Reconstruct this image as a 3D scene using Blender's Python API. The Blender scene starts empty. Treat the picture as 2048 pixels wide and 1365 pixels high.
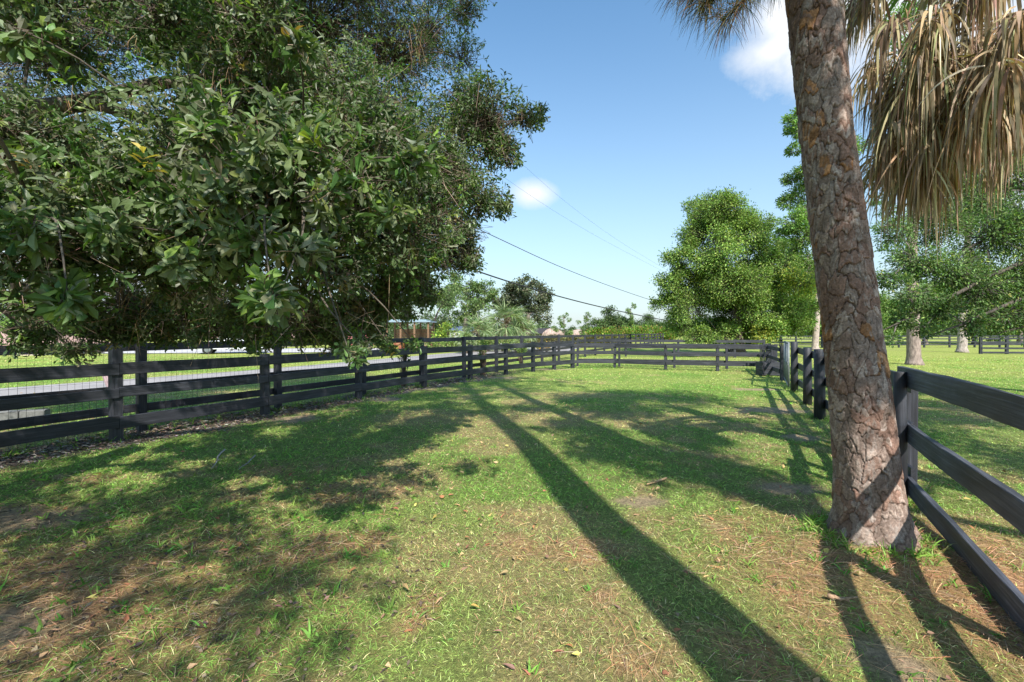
import bpy, math
import numpy as np
from mathutils import Vector

C = bpy.context.scene.collection
rng = np.random.default_rng(11)
F, HZ, CAMH = 910.0, 665.0, 1.6          # focal length in pixels, horizon row, eye height: used only to convert measured positions

# ------------------------------------------------------------------ camera, sky, sun, exposure
scn = bpy.context.scene
cam = bpy.data.cameras.new('camera'); co = bpy.data.objects.new('camera', cam); C.objects.link(co)
co.location = (0, 0, CAMH); co.rotation_euler = (math.radians(90), 0, 0)
cam.lens = 36 * F / 2048; cam.sensor_width = 36; cam.shift_y = -17.5 / 2048; cam.clip_start = .05; cam.clip_end = 2000
scn.camera = co
scn.view_settings.view_transform = 'Standard'; scn.view_settings.look = 'None'
scn.view_settings.exposure = 1.48; scn.view_settings.gamma = 1
SUN_EL = math.radians(43); SD = Vector((-.217, .976, 0)).normalized()
sd = bpy.data.lights.new('sun', 'SUN'); sd.energy = 2.65; sd.angle = math.radians(.55); sd.color = (1, .95, .86)
so = bpy.data.objects.new('sun', sd); C.objects.link(so)
ray = Vector((SD.x * math.cos(SUN_EL), SD.y * math.cos(SUN_EL), -math.sin(SUN_EL)))
so.rotation_euler = ray.to_track_quat('-Z', 'Y').to_euler(); so.location = (3, -10, 12)

w = bpy.data.worlds.new('World'); scn.world = w; w.use_nodes = True
nt = w.node_tree; nt.nodes.clear()
def nd(t, **k):
    n = nt.nodes.new(t)
    for a, b in k.items(): setattr(n, a, b)
    return n
def lk(a, b): nt.links.new(a, b)
sky = nd('ShaderNodeTexSky', sky_type='NISHITA', sun_disc=False)
sky.sun_elevation = SUN_EL; sky.sun_rotation = math.radians(167.5); sky.air_density = 1.15; sky.dust_density = .9; sky.ozone_density = 1.6
tc = nd('ShaderNodeTexCoord'); sep = nd('ShaderNodeSeparateXYZ'); lk(tc.outputs['Generated'], sep.inputs[0])
def mth(op, a, b=None, c=None, clamp=False):
    n = nd('ShaderNodeMath', operation=op, use_clamp=clamp)
    for i, x in enumerate((a, b, c)):
        if x is None: continue
        if isinstance(x, (int, float)): n.inputs[i].default_value = x
        else: lk(x, n.inputs[i])
    return n.outputs[0]
az = mth('ARCTAN2', sep.outputs[0], sep.outputs[1]); el = mth('ARCSINE', sep.outputs[2])
noi = nd('ShaderNodeTexNoise'); noi.inputs['Scale'].default_value = 9; noi.inputs['Detail'].default_value = 7; noi.inputs['Roughness'].default_value = .66
lk(tc.outputs['Generated'], noi.inputs['Vector'])
def blob(a0, e0, ra, re, soft=.55, namp=1.1):
    x = mth('DIVIDE', mth('SUBTRACT', az, a0), ra); y = mth('DIVIDE', mth('SUBTRACT', el, e0), re)
    d = mth('SQRT', mth('ADD', mth('MULTIPLY', x, x), mth('MULTIPLY', y, y)))
    d = mth('ADD', d, mth('MULTIPLY', mth('SUBTRACT', noi.outputs[0], .5), namp))
    return mth('DIVIDE', mth('SUBTRACT', 1.0, d), soft, clamp=True)
def AE(px, py):
    u = (px - 1024) / F; v = (HZ - py) / F
    return math.atan(u), math.atan(v / math.sqrt(1 + u * u))
cl = None
for (px, py, ra, re, so_, na) in ((1068, 387, .062, .036, .75, .7), (1640, 45, .15, .14, .7, 1.3), (1550, 100, .10, .05, .9, 1.2), (1590, 20, .11, .08, .7, 1.1), (1720, -20, .22, .16, .7, 1.4), (1620, 160, .07, .025, 1.1, .9), (1900, 60, .16, .1, .6, .9), (1985, 340, .14, .12, .9, .8), (300, 560, .25, .1, 1.2, .8)):
    b = blob(*AE(px, py), ra, re, so_, na)
    cl = b if cl is None else mth('MAXIMUM', cl, b)
mixh = nd('ShaderNodeMix', data_type='RGBA'); tnt = nd('ShaderNodeMix', data_type='RGBA', blend_type='MULTIPLY'); tnt.inputs['Factor'].default_value = 1; lk(sky.outputs[0], tnt.inputs['A']); tnt.inputs['B'].default_value = (.355, .51, .565, 1); lk(tnt.outputs['Result'], mixh.inputs['A'])
hz = mth('POWER', mth('SUBTRACT', 1.0, mth('DIVIDE', mth('MAXIMUM', el, 0.0), .9, clamp=True), clamp=True), 2.7)
lk(mth('MULTIPLY', hz, .86), mixh.inputs['Factor']); mixh.inputs['B'].default_value = (1.9, 2.03, 2.16, 1)
mixc = nd('ShaderNodeMix', data_type='RGBA'); lk(mixh.outputs['Result'], mixc.inputs['A'])
lk(mth('MULTIPLY', cl, .93), mixc.inputs['Factor']); mixc.inputs['B'].default_value = (2.6, 2.65, 2.72, 1)
bg = nd('ShaderNodeBackground'); bg.inputs['Strength'].default_value = .15; lk(mixc.outputs['Result'], bg.inputs[0])
wo = nd('ShaderNodeOutputWorld'); lk(bg.outputs[0], wo.inputs[0])

# ------------------------------------------------------------------ helpers
def P(px, py, D):                         # a measured picture position at a chosen distance, as a point in the place
    return np.array([(px - 1024) / F * D, D, CAMH - (py - HZ) / F * D])
def unit(v): return v / np.maximum(np.linalg.norm(v, axis=-1, keepdims=True), 1e-9)
def hash2(i, j, s):
    h = (i.astype(np.int64) * 374761393 + j.astype(np.int64) * 668265263 + s * 69069 + 12345) & 0xffffffff
    h = ((h ^ (h >> 13)) * 1274126177) & 0xffffffff
    return ((h ^ (h >> 16)) & 0xffffff) / float(0xffffff)
def vn(x, y, sc, s=0):
    x = np.asarray(x) / sc; y = np.asarray(y) / sc
    i = np.floor(x); j = np.floor(y); fx = x - i; fy = y - j
    fx = fx * fx * (3 - 2 * fx); fy = fy * fy * (3 - 2 * fy)
    a = hash2(i, j, s); b = hash2(i + 1, j, s); c = hash2(i, j + 1, s); d = hash2(i + 1, j + 1, s)
    return (a * (1 - fx) + b * fx) * (1 - fy) + (c * (1 - fx) + d * fx) * fy
def fbm(x, y, sc, s=0, o=3):
    t = 0; a = .5; n = 0
    for k in range(o):
        t = t + a * vn(x, y, sc / 2 ** k, s + k * 17); n += a; a *= .5
    return t / n
def sst(a, b, x):
    t = np.clip((x - a) / (b - a), 0, 1); return t * t * (3 - 2 * t)

class MB:
    def __init__(s): s.v = []; s.q = []; s.t = []; s.c = []; s.g = []; s.n = 0
    def add(s, V, Q=None, T=None, col=(1, 1, 1), G=None):
        V = np.asarray(V, float).reshape(-1, 3); k = len(V)
        if Q is not None and len(Q): s.q.append(np.asarray(Q, np.int64).reshape(-1, 4) + s.n)
        if T is not None and len(T): s.t.append(np.asarray(T, np.int64).reshape(-1, 3) + s.n)
        col = np.asarray(col, float)
        s.c.append(np.broadcast_to(col, (k, 3)) if col.ndim == 1 else col.reshape(-1, 3))
        s.g.append(np.zeros((k, 3)) if G is None else np.asarray(G, float).reshape(-1, 3))
        s.v.append(V); s.n += k
    def build(s, name, mat, parent=None, smooth=False):
        me = bpy.data.meshes.new(name)
        V = np.concatenate(s.v); q = np.concatenate(s.q) if s.q else np.zeros((0, 4), np.int64); t = np.concatenate(s.t) if s.t else np.zeros((0, 3), np.int64)
        me.vertices.add(len(V)); me.vertices.foreach_set('co', V.astype(np.float32).ravel())
        lv = np.concatenate([q.ravel(), t.ravel()]).astype(np.int32)
        me.loops.add(len(lv)); me.loops.foreach_set('vertex_index', lv)
        st = np.concatenate([np.arange(len(q)) * 4, len(q) * 4 + np.arange(len(t)) * 3]).astype(np.int32)
        me.polygons.add(len(st)); me.polygons.foreach_set('loop_start', st)
        me.polygons.foreach_set('use_smooth', np.full(len(st), smooth))
        me.update(calc_edges=True)
        c = me.color_attributes.new('Col', 'FLOAT_COLOR', 'POINT')
        ca = np.ones((len(V), 4), np.float32); ca[:, :3] = np.concatenate(s.c); c.data.foreach_set('color', ca.ravel())
        g = me.attributes.new('Gr', 'FLOAT_VECTOR', 'POINT'); g.data.foreach_set('vector', np.concatenate(s.g).astype(np.float32).ravel())
        me.materials.append(mat)
        o = bpy.data.objects.new(name, me); C.objects.link(o)
        if parent: o.parent = parent
        return o
def tag(o, label=None, cat=None, group=None, kind=None):
    if label: o['label'] = label
    if cat: o['category'] = cat
    if group: o['group'] = group
    if kind: o['kind'] = kind
    return o
def empty(name, label, cat, loc=(0, 0, 0), group=None):
    o = bpy.data.objects.new(name, None); C.objects.link(o); o.empty_display_size = .2
    o['_b'] = 0; del o['_b']
    return tag(o, label, cat, group)

QB = np.array([[0, 1, 2, 3], [7, 6, 5, 4], [0, 4, 5, 1], [1, 5, 6, 2], [2, 6, 7, 3], [3, 7, 4, 0]])
def box(mb, c, s, col=(1, 1, 1), rz=0):
    x, y, z = np.array(s) / 2
    V = np.array([[-x, -y, -z], [-x, y, -z], [x, y, -z], [x, -y, -z], [-x, -y, z], [-x, y, z], [x, y, z], [x, -y, z]])
    ca, sa = math.cos(rz), math.sin(rz)
    V = np.c_[V[:, 0] * ca - V[:, 1] * sa, V[:, 0] * sa + V[:, 1] * ca, V[:, 2]] + np.array(c)
    mb.add(V, QB, col=col)
gid = [0]
def board(mb, a, b, h, t, ch=.006, seg=1, jit=0, up=(0, 0, 1), col=(1, 1, 1)):
    """a sawn board from a to b: h high along 'up', t thick, with worn edges"""
    a = np.array(a, float); b = np.array(b, float); L = np.linalg.norm(b - a); d = (b - a) / L
    up = np.array(up, float); s = unit(np.cross(d, up)); u = unit(np.cross(s, d))
    x, z = t / 2, h / 2
    prof = np.array([[-x + ch, -z], [x - ch, -z], [x, -z + ch], [x, z - ch], [x - ch, z], [-x + ch, z], [-x, z - ch], [-x, -z + ch]])
    per = np.array([0, t, t, t + h, t + h, 2 * t + h, 2 * t + h, 2 * t + 2 * h])
    n = seg + 1; gid[0] += 1; V = []; G = []
    for i in range(n):
        f = i / seg; p = a + (b - a) * f
        pr = prof.copy()
        if jit: pr = pr * (1 + jit * (vn(np.array([f * L * 3.1 + k * .7 for k in range(8)]), np.full(8, gid[0] * 3.3), 1, 5)[:, None] - .5))
        dz = jit * .12 * (vn(np.array([f * L]), np.array([gid[0] * 7.]), .7, 9)[0] - .5) if jit else 0
        V.append(p + s * pr[:, :1] + u * (pr[:, 1:] + dz)); G.append(np.c_[np.full(8, f * L), per, np.full(8, gid[0] * 1.7)])
    V = np.concatenate(V); G = np.concatenate(G)
    Q = [[i * 8 + k, i * 8 + (k + 1) % 8, (i + 1) * 8 + (k + 1) % 8, (i + 1) * 8 + k] for i in range(seg) for k in range(8)]
    for e in (0, seg * 8):
        Q += [[e, e + 1, e + 2, e + 7], [e + 7, e + 2, e + 3, e + 6], [e + 6, e + 3, e + 4, e + 5]]
    mb.add(V, Q, G=G, col=col)
def tube(mb, pts, rad, sides=8, col=(1, 1, 1), cap=True):
    pts = np.array(pts, float); n = len(pts); rad = np.broadcast_to(np.array(rad, float), (n,))
    T = np.gradient(pts, axis=0); T = unit(T)
    ref = np.array([0, 0, 1.]) if abs(T[0, 2]) < .8 else np.array([1., 0, 0])
    V = []; G = []; th = np.arange(sides) / sides * 2 * math.pi; Ls = np.r_[0, np.cumsum(np.linalg.norm(np.diff(pts, axis=0), axis=1))]
    for i in range(n):
        s = unit(np.cross(T[i], ref)); u = np.cross(s, T[i]); ref = u
        V.append(pts[i] + rad[i] * (np.cos(th)[:, None] * s + np.sin(th)[:, None] * u)); G.append(np.c_[np.full(sides, Ls[i]), th * rad[i], np.full(sides, 0.)])
    Q = [[i * sides + k, i * sides + (k + 1) % sides, (i + 1) * sides + (k + 1) % sides, (i + 1) * sides + k] for i in range(n - 1) for k in range(sides)]
    V = np.concatenate(V); T3 = []
    if cap:
        V = np.r_[V, pts[-1:], pts[:1]]; G.append(np.zeros((2, 3)))
        T3 = [[(n - 1) * sides + k, (n - 1) * sides + (k + 1) % sides, n * sides] for k in range(sides)] + [[(k + 1) % sides, k, n * sides + 1] for k in range(sides)]
    mb.add(V, Q, T3, G=np.concatenate(G), col=col)
def sticks(mb, A, B, r, col):
    """many straight three-sided twigs at once"""
    A = np.asarray(A); B = np.asarray(B); n = len(A); d = unit(B - A)
    s = unit(np.cross(d, unit(rng.normal(size=(n, 3))))); u = np.cross(s, d); V = []
    r = np.broadcast_to(np.asarray(r, float), (n,))[:, None]
    for e, k in ((A, 1.), (B, .6)):
        for j in range(3):
            a = j * 2.0944; V.append(e + r * k * (math.cos(a) * s + math.sin(a) * u))
    V = np.stack(V, 1); b = np.arange(n)[:, None] * 6
    Q = np.concatenate([b + np.array([j, (j + 1) % 3, 3 + (j + 1) % 3, 3 + j]) for j in range(3)])
    mb.add(V, Q, col=np.repeat(np.broadcast_to(col, (n, 3)), 6, 0))
TF = (np.array([[0, 0, 0], [.45, 0, -.03], [.8, 0, -.08], [1, 0, -.15], [.4, -.62, .05], [.76, -1, .01], [.4, .62, .05], [.76, 1, .01]]),
      [[4, 5, 2, 1], [1, 2, 7, 6]], [[0, 4, 1], [0, 1, 6], [5, 3, 2], [2, 3, 7]])
TS = (np.array([[0, 0, 0], [.55, -1, .06], [1, 0, -.1], [.55, 1, .06]]), [], [[0, 1, 2], [0, 2, 3]])
def leaves(mb, p, d, nrm, L, W, col, tm=TS):
    n = len(p); d = unit(d); s = unit(np.cross(d, nrm)); nn = np.cross(s, d)
    t, q, tr = tm; L = np.broadcast_to(L, (n,))[:, None, None]; W = np.broadcast_to(W, (n,))[:, None, None]
    V = p[:, None] + d[:, None] * t[None, :, :1] * L + s[:, None] * t[None, :, 1:2] * W + nn[:, None] * t[None, :, 2:] * L
    b = (np.arange(n) * len(t))[:, None]
    Q = np.concatenate([b + np.array(x) for x in q]) if q else None
    T = np.concatenate([b + np.array(x) for x in tr])
    mb.add(V, Q, T, col=np.repeat(np.broadcast_to(col, (n, 3)), len(t), 0))
def strips(mb, p, d, L, W, g, col, prof=(1, .9, .7, .1), side=None, tipcol=None):
    """ribbons that start along d and sag with gravity: blades, needles, frond segments"""
    n = len(p); seg = len(prof) - 1; d = unit(np.asarray(d, float)); L = np.broadcast_to(L, (n,)); W = np.broadcast_to(W, (n,)); g = np.broadcast_to(g, (n,))
    if side is None: side = np.cross(d, unit(rng.normal(size=(n, 3))))
    side = unit(side); x = p.copy(); V = []
    for i in range(seg + 1):
        h = side * (W * prof[i])[:, None] * .5
        V += [x - h, x + h]
        d = unit(d - np.array([0, 0, 1.]) * (g / seg)[:, None]); x = x + d * (L / seg)[:, None]
    V = np.stack(V, 1); b = (np.arange(n) * 2 * (seg + 1))[:, None]
    Q = np.concatenate([b + np.array([2 * i, 2 * i + 1, 2 * i + 3, 2 * i + 2]) for i in range(seg)])
    col = np.broadcast_to(col, (n, 3)); cc = np.repeat(col, 2 * (seg + 1), 0)
    if tipcol is not None:
        f = np.tile(np.repeat(np.linspace(0, 1, seg + 1), 2), n)[:, None]
        cc = cc * (1 - f) + np.repeat(np.broadcast_to(tipcol, (n, 3)), 2 * (seg + 1), 0) * f
    mb.add(V, Q, col=cc)
def pick(cols, wts, n, j=.25):
    cols = np.array(cols); i = rng.choice(len(cols), n, p=np.array(wts) / sum(wts))
    return np.clip(cols[i] * np.exp(rng.normal(0, j, (n, 1))) * np.exp(rng.normal(0, .08, (n, 3))), 0, .9)

# ------------------------------------------------------------------ materials
def material(name, fn):
    m = bpy.data.materials.new(name); m.use_nodes = True; t = m.node_tree; t.nodes.clear()
    def N(ty, **k):
        n = t.nodes.new(ty)
        for a, b in k.items():
            if a in n.inputs.keys() if isinstance(a, str) else False: n.inputs[a].default_value = b
            else: setattr(n, a, b)
        return n
    out = N('ShaderNodeOutputMaterial'); sh = fn(t, N, lambda a, b: t.links.new(a, b)); t.links.new(sh, out.inputs[0]); return m
def noise(t, N, L, scale, detail=4, vec=None, rough=.6):
    n = N('ShaderNodeTexNoise'); n.inputs['Scale'].default_value = scale; n.inputs['Detail'].default_value = detail; n.inputs['Roughness'].default_value = rough
    if vec is not None: L(vec, n.inputs['Vector'])
    return n
def ramp(N, L, fac, stops):
    r = N('ShaderNodeValToRGB'); e = r.color_ramp.elements
    while len(e) < len(stops): e.new(.5)
    for x, (p, c) in zip(e, stops): x.position = p; x.color = (*c, 1)
    L(fac, r.inputs[0]); return r.outputs[0]
def mul(N, L, a, b, f=1.0, mode='MULTIPLY'):
    m = N('ShaderNodeMix', data_type='RGBA', blend_type=mode); m.inputs['Factor'].default_value = f
    L(a, m.inputs['A']); L(b, m.inputs['B']); return m.outputs['Result']
def bump(N, L, h, s, d=.01, prev=None):
    b = N('ShaderNodeBump'); b.inputs['Strength'].default_value = s; b.inputs['Distance'].default_value = d; L(h, b.inputs['Height'])
    if prev: L(prev, b.inputs['Normal'])
    return b.outputs[0]
def pbr(N, L, col, rough=.7, spec=.3, nrm=None, metal=0):
    p = N('ShaderNodeBsdfPrincipled')
    if isinstance(col, tuple): p.inputs['Base Color'].default_value = (*col, 1)
    else: L(col, p.inputs['Base Color'])
    if isinstance(rough, (int, float)): p.inputs['Roughness'].default_value = rough
    else: L(rough, p.inputs['Roughness'])
    p.inputs['Specular IOR Level'].default_value = spec; p.inputs['Metallic'].default_value = metal
    if nrm: L(nrm, p.inputs['Normal'])
    return p.outputs[0]
def attr(N, nm='Col', o='Color'):
    a = N('ShaderNodeAttribute'); a.attribute_name = nm; return a.outputs[o]
def mth2(N, L, a, f):
    m = N('ShaderNodeMath', operation='MULTIPLY'); L(a, m.inputs[0]); m.inputs[1].default_value = f; return m.outputs[0]
def foliage(name, rough=.45, spec=.35, trans=.3, under=None):
    def fn(t, N, L):
        c = attr(N); geo = N('ShaderNodeNewGeometry')
        back = mul(N, L, c, ramp(N, L, geo.outputs['Backfacing'], [(0, (1, 1, 1)), (1, (1.25, 1.2, 1.3))]))
        if under:
            mx = N('ShaderNodeMix', data_type='RGBA'); L(mth2(N, L, geo.outputs['Backfacing'], .33), mx.inputs['Factor']); L(c, mx.inputs['A']); mx.inputs['B'].default_value = (*under, 1); back = mx.outputs['Result']
        p = pbr(N, L, back, rough, spec)
        tr = N('ShaderNodeBsdfTranslucent'); L(mul(N, L, c, ramp(N, L, geo.outputs['Backfacing'], [(0, (1.5, 1.7, .7)), (1, (1.5, 1.7, .7))])), tr.inputs[0])
        m = N('ShaderNodeMixShader'); m.inputs[0].default_value = trans; L(p, m.inputs[1]); L(tr.outputs[0], m.inputs[2]); return m.outputs[0]
    return material(name, fn)
M = {}
M['leaf'] = foliage('glossy_leaves', .43, .4, .28, (.17, .15, .105))
M['fol'] = foliage('foliage', .55, .25, .3)
M['dry'] = foliage('dry_fronds', .6, .25, .18)
M['grass'] = foliage('grass_blades', .55, .25, .25)
def f_wood(t, N, L):
    g = attr(N, 'Gr', 'Vector'); mp = N('ShaderNodeMapping'); mp.inputs['Scale'].default_value = (1.6, 60, 1); L(g, mp.inputs[0])
    n1 = noise(t, N, L, 1, 5, mp.outputs[0]); tco = N('ShaderNodeTexCoord'); n2 = noise(t, N, L, 9, 5, tco.outputs['Object'])
    mp2 = N('ShaderNodeMapping'); mp2.inputs['Scale'].default_value = (2.2, 9, 1); L(g, mp2.inputs[0]); n3 = noise(t, N, L, 1, 3, mp2.outputs[0])
    c = ramp(N, L, n1.outputs[0], [(.3, (.024, .025, .030)), (.55, (.040, .042, .050)), (.72, (.075, .078, .092))])
    c = mul(N, L, c, ramp(N, L, n3.outputs[0], [(.35, (.7, .7, .72)), (.62, (1.2, 1.2, 1.25)), (.8, (2.2, 2.1, 2.1))]))
    c = mul(N, L, c, attr(N))
    b = bump(N, L, n1.outputs[0], .7, .006); b = bump(N, L, n2.outputs[0], .25, .006, b)
    return pbr(N, L, c, .55, .4, b)
M['wood'] = material('weathered_black_wood', f_wood)
def f_bark(t, N, L):
    tco = N('ShaderNodeTexCoord'); n = noise(t, N, L, 60, 6, tco.outputs['Object'], .7); n2 = noise(t, N, L, 14, 4, tco.outputs['Object'])
    c = mul(N, L, attr(N), ramp(N, L, n.outputs[0], [(.3, (.5, .47, .45)), (.55, (1, 1, 1)), (.74, (1.55, 1.5, 1.45))]))
    c = mul(N, L, c, ramp(N, L, n2.outputs[0], [(.3, (.8, .78, .76)), (.7, (1.2, 1.2, 1.22))]))
    b = bump(N, L, n.outputs[0], .6, .006); b = bump(N, L, n2.outputs[0], .4, .01, b)
    return pbr(N, L, c, .85, .2, b)
M['bark'] = material('bark', f_bark)
def f_rbark(t, N, L):
    tco = N('ShaderNodeTexCoord'); mp = N('ShaderNodeMapping'); mp.inputs['Scale'].default_value = (1, 1, .3); L(tco.outputs['Object'], mp.inputs[0])
    n = noise(t, N, L, 14, 5, mp.outputs[0]); c = mul(N, L, attr(N), ramp(N, L, n.outputs[0], [(.3, (.5, .5, .5)), (.7, (1.4, 1.4, 1.4))]))
    return pbr(N, L, c, .9, .15, bump(N, L, n.outputs[0], .8, .03))
M['rbark'] = material('rough_bark', f_rbark)
def f_ground(t, N, L):
    tco = N('ShaderNodeTexCoord'); o = tco.outputs['Object']
    n = noise(t, N, L, 38, 5, o, .7); n2 = noise(t, N, L, 4.5, 5, o, .65); n3 = noise(t, N, L, 160, 3, o, .7)
    c = mul(N, L, attr(N), ramp(N, L, n.outputs[0], [(.28, (.45, .45, .45)), (.52, (1, 1, 1)), (.75, (1.6, 1.55, 1.4))]))
    c = mul(N, L, c, ramp(N, L, n2.outputs[0], [(.3, (.72, .8, .7)), (.7, (1.25, 1.15, 1.15))]))
    c = mul(N, L, c, ramp(N, L, n3.outputs[0], [(.3, (.7, .7, .7)), (.7, (1.3, 1.3, 1.3))]))
    b = bump(N, L, n.outputs[0], 1, .03); b = bump(N, L, n3.outputs[0], .6, .01, b)
    return pbr(N, L, c, .95, .1, b)
M['ground'] = material('lawn_soil', f_ground)
def f_road(t, N, L):
    tco = N('ShaderNodeTexCoord'); n = noise(t, N, L, 30, 5, tco.outputs['Object'], .7); n2 = noise(t, N, L, .8, 4, tco.outputs['Object'])
    c = mul(N, L, attr(N), ramp(N, L, n.outputs[0], [(.3, (.75, .75, .75)), (.7, (1.2, 1.2, 1.2))]))
    c = mul(N, L, c, ramp(N, L, n2.outputs[0], [(.3, (.8, .8, .8)), (.7, (1.1, 1.1, 1.1))]))
    return pbr(N, L, c, .9, .2, bump(N, L, n.outputs[0], .4, .01))
M['road'] = material('worn_paving', f_road)
def plain(name, col, rough=.6, spec=.3, metal=0, sc=20, amp=.15):
    def fn(t, N, L):
        tco = N('ShaderNodeTexCoord'); n = noise(t, N, L, sc, 4, tco.outputs['Object'])
        rgb = N('ShaderNodeRGB'); rgb.outputs[0].default_value = (*col, 1)
        c = mul(N, L, mul(N, L, rgb.outputs[0], attr(N)), ramp(N, L, n.outputs[0], [(.3, (1 - amp,) * 3), (.7, (1 + amp,) * 3)]))
        return pbr(N, L, c, rough, spec, bump(N, L, n.outputs[0], .15, .005), metal)
    return material(name, fn)
M['metal'] = plain('galvanised_tube', (.22, .24, .25), .5, .4, .3)
M['paint'] = plain('paint', (1, 1, 1), .4, .4)
M['matte'] = plain('matte_surface', (1, 1, 1), .85, .2, amp=.25)
M['glass'] = plain('dark_window_glass', (.02, .025, .03), .1, .6, amp=.05)
M['cable'] = plain('cable_rubber', (.03, .03, .032), .6, .3)
M['wire'] = plain('rusty_mesh_wire', (.06, .05, .045), .6, .3)

# ------------------------------------------------------------------ what covers the ground where
fx_in = lambda y: .485 * y - 8.96          # left fence line
fx_rt = lambda y: .485 * y + 1.62          # right fence line
def blobm(x, y, cx, cy, rx, ry, s=3):
    q = np.sqrt(((x - cx) / rx) ** 2 + ((y - cy) / ry) ** 2) + (fbm(x, y, .35, s, 2) - .5) * .9
    return 1 - sst(.6, 1.15, q)
def fields(x, y):
    d = (x - fx_in(y)) * .9
    mulch = sst(-.85, -.45, d + (fbm(x, y, .6, 31, 2) - .5) * .5) * (1 - sst(.2, .6, d + (fbm(x, y, .5, 32, 2) - .5) * .8)) * (1 - sst(15, 20, y))
    bare = np.zeros_like(x)
    for b in ((1.27, 4.33, .27, .17), (-3.0, 10.8, .35, .45), (-4.05, 8.4, .4, .45), (-4.7, 3.95, 1.0, .35), (2.85, 4.7, .4, .2), (5.3, 9.3, .8, .4), (7.0, 12.7, .8, .3), (-2.9, 2.45, .4, .3), (1.85, 2.15, .22, .28),
              (-.6, 16, .8, .5), (1.4, 19.6, 1.4, .3), (4.4, 6.9, .35, .3)):
        bare = np.maximum(bare, blobm(x, y, *b))
    straw = np.maximum(1 - sst(.3, 1.9, np.hypot((x - 3.0) * .8, y - 2.9)), .9 * (1 - sst(.8, 2.3, np.hypot((x + 3.5) * .75, (y - 2.4) * 1.0))))
    straw = np.maximum(straw, .75 * sst(2.2, 3.3, x) * (1 - sst(2.6, 4.8, y)))
    straw = np.maximum(straw, .85 * sst(.60, .74, fbm(x, y, .55, 43, 3)) * (1 - sst(3.5, 7, y)))
    straw = np.clip(straw * (.15 + 1.25 * fbm(x, y, .45, 41, 3)), 0, 1)
    n = fbm(x, y, 1.3, 51, 4) * .55 + fbm(x, y, .28, 52, 2) * .45
    inside = sst(-.2, .5, d) * (1 - sst(-.2, .4, (x - fx_rt(y)) * .9 - .3))
    near = 1 - sst(8, 22, y)
    dry = sst(.50, .72, n) * (.35 + .65 * near)
    for b in ((-1.5, 8.6, 1.2, .9), (-.6, 7.3, .9, .5), (.2, 8.6, .9, .6), (2.4, 8.5, 1.1, .7), (1.6, 11.6, 1.5, .7), (-.3, 6.4, .5, .5), (.4, 10.5, .8, .5), (-.1, 3.2, 1.0, .6), (.35, 2.4, .8, .4)):
        dry = np.maximum(dry, .75 * blobm(x, y, *b, 7))
    lush = sst(.42, .65, fbm(x, y, 1.7, 61, 3)) * (1 - dry) * np.clip(1.1 - near * .1, 0, 1)
    lush = np.maximum(lush, .8 * blobm(x, y, 3.0, 6.0, 2.2, 2.4, 8) * (1 - dry)); lush = np.maximum(lush, .8 * blobm(x, y, -3.0, 6.8, 3.0, 2.0, 8) * (1 - dry))
    return mulch, bare, straw, dry, lush, inside
K = {k: np.array(v) for k, v in dict(lawn=(.22, .31, .075), lush=(.15, .27, .05), dry=(.42, .33, .16), straw=(.42, .25, .135), mulch=(.20, .17, .155), sand=(.38, .29, .2), far=(.31, .36, .09), soil=(.19, .16, .085)).items()}
def mixc3(a, b, f): return a * (1 - f[:, None]) + b * f[:, None]
def gcol(x, y):
    mulch, bare, straw, dry, lush, ins = fields(x, y)
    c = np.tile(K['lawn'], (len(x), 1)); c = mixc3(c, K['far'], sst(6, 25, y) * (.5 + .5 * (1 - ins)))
    c = mixc3(c, K['lush'], lush * .6 * (1 - sst(15, 30, y))); c = mixc3(c, K['dry'], dry)
    near = 1 - sst(6, 14, y); c = mixc3(c, K['soil'], near * .45)
    c = mixc3(c, K['straw'], straw); c = mixc3(c, K['mulch'], mulch); c = mixc3(c, K['sand'], bare * .9); return c
def relief(x, y):
    near = np.exp(-(np.hypot(x, y) / 18) ** 2)
    z = (fbm(x, y, 2.2, 71, 3) - .5) * .05 * near + (fbm(x, y, .3, 72, 2) - .5) * .018 * near
    return z + .10 * np.exp(-((x - 2.72) ** 2 + (y - 3.42) ** 2) / .35)
# ------------------------------------------------------------------ ground and roads
t1 = np.linspace(-1, 1, 561); k = 5.6
gx = np.sinh(t1 * k) / math.sinh(k) * 500; gy = 6 + np.sinh(t1 * k) / math.sinh(k) * 600
X, Y = np.meshgrid(gx, gy); x = X.ravel(); y = Y.ravel()
i = np.arange(len(gy) - 1)[:, None] * len(gx) + np.arange(len(gx) - 1)[None]
i = i.ravel(); n = len(gx)
mb = MB(); mb.add(np.c_[x, y, relief(x, y)], np.c_[i, i + 1, i + n + 1, i + n], col=gcol(x, y))
tag(mb.build('ground', M['ground'], smooth=True), kind='structure')
def sheet(name, poly, z, col):
    """a road laid on the ground: poly = list of (left point, right point) cross sections"""
    mb = MB(); V = []; m = 9; Q = []
    poly = np.array(poly, float)
    fr = np.linspace(0, len(poly) - 1, 60); L = np.stack([np.interp(fr, range(len(poly)), poly[:, 0, a]) for a in (0, 1)], 1); R = np.stack([np.interp(fr, range(len(poly)), poly[:, 1, a]) for a in (0, 1)], 1)
    e = (vn(fr * 3, fr * 0, 1, 3) - .5)[:, None] * .25; L = L + e; R = R - e
    for a in range(60):
        for b in range(m):
            q = L[a] + (R[a] - L[a]) * b / (m - 1); V.append([q[0], q[1], z])
    V = np.array(V); V[:, 2] = z + np.maximum(relief(V[:, 0], V[:, 1]), 0)
    Q = [[a * m + b, a * m + b + 1, (a + 1) * m + b + 1, (a + 1) * m + b] for a in range(59) for b in range(m - 1)]
    mb.add(V, Q, col=col); o = mb.build(name, M['road']); tag(o, kind='structure'); return o
def drv(off, y): return (.52 * y + off, y)
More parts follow.
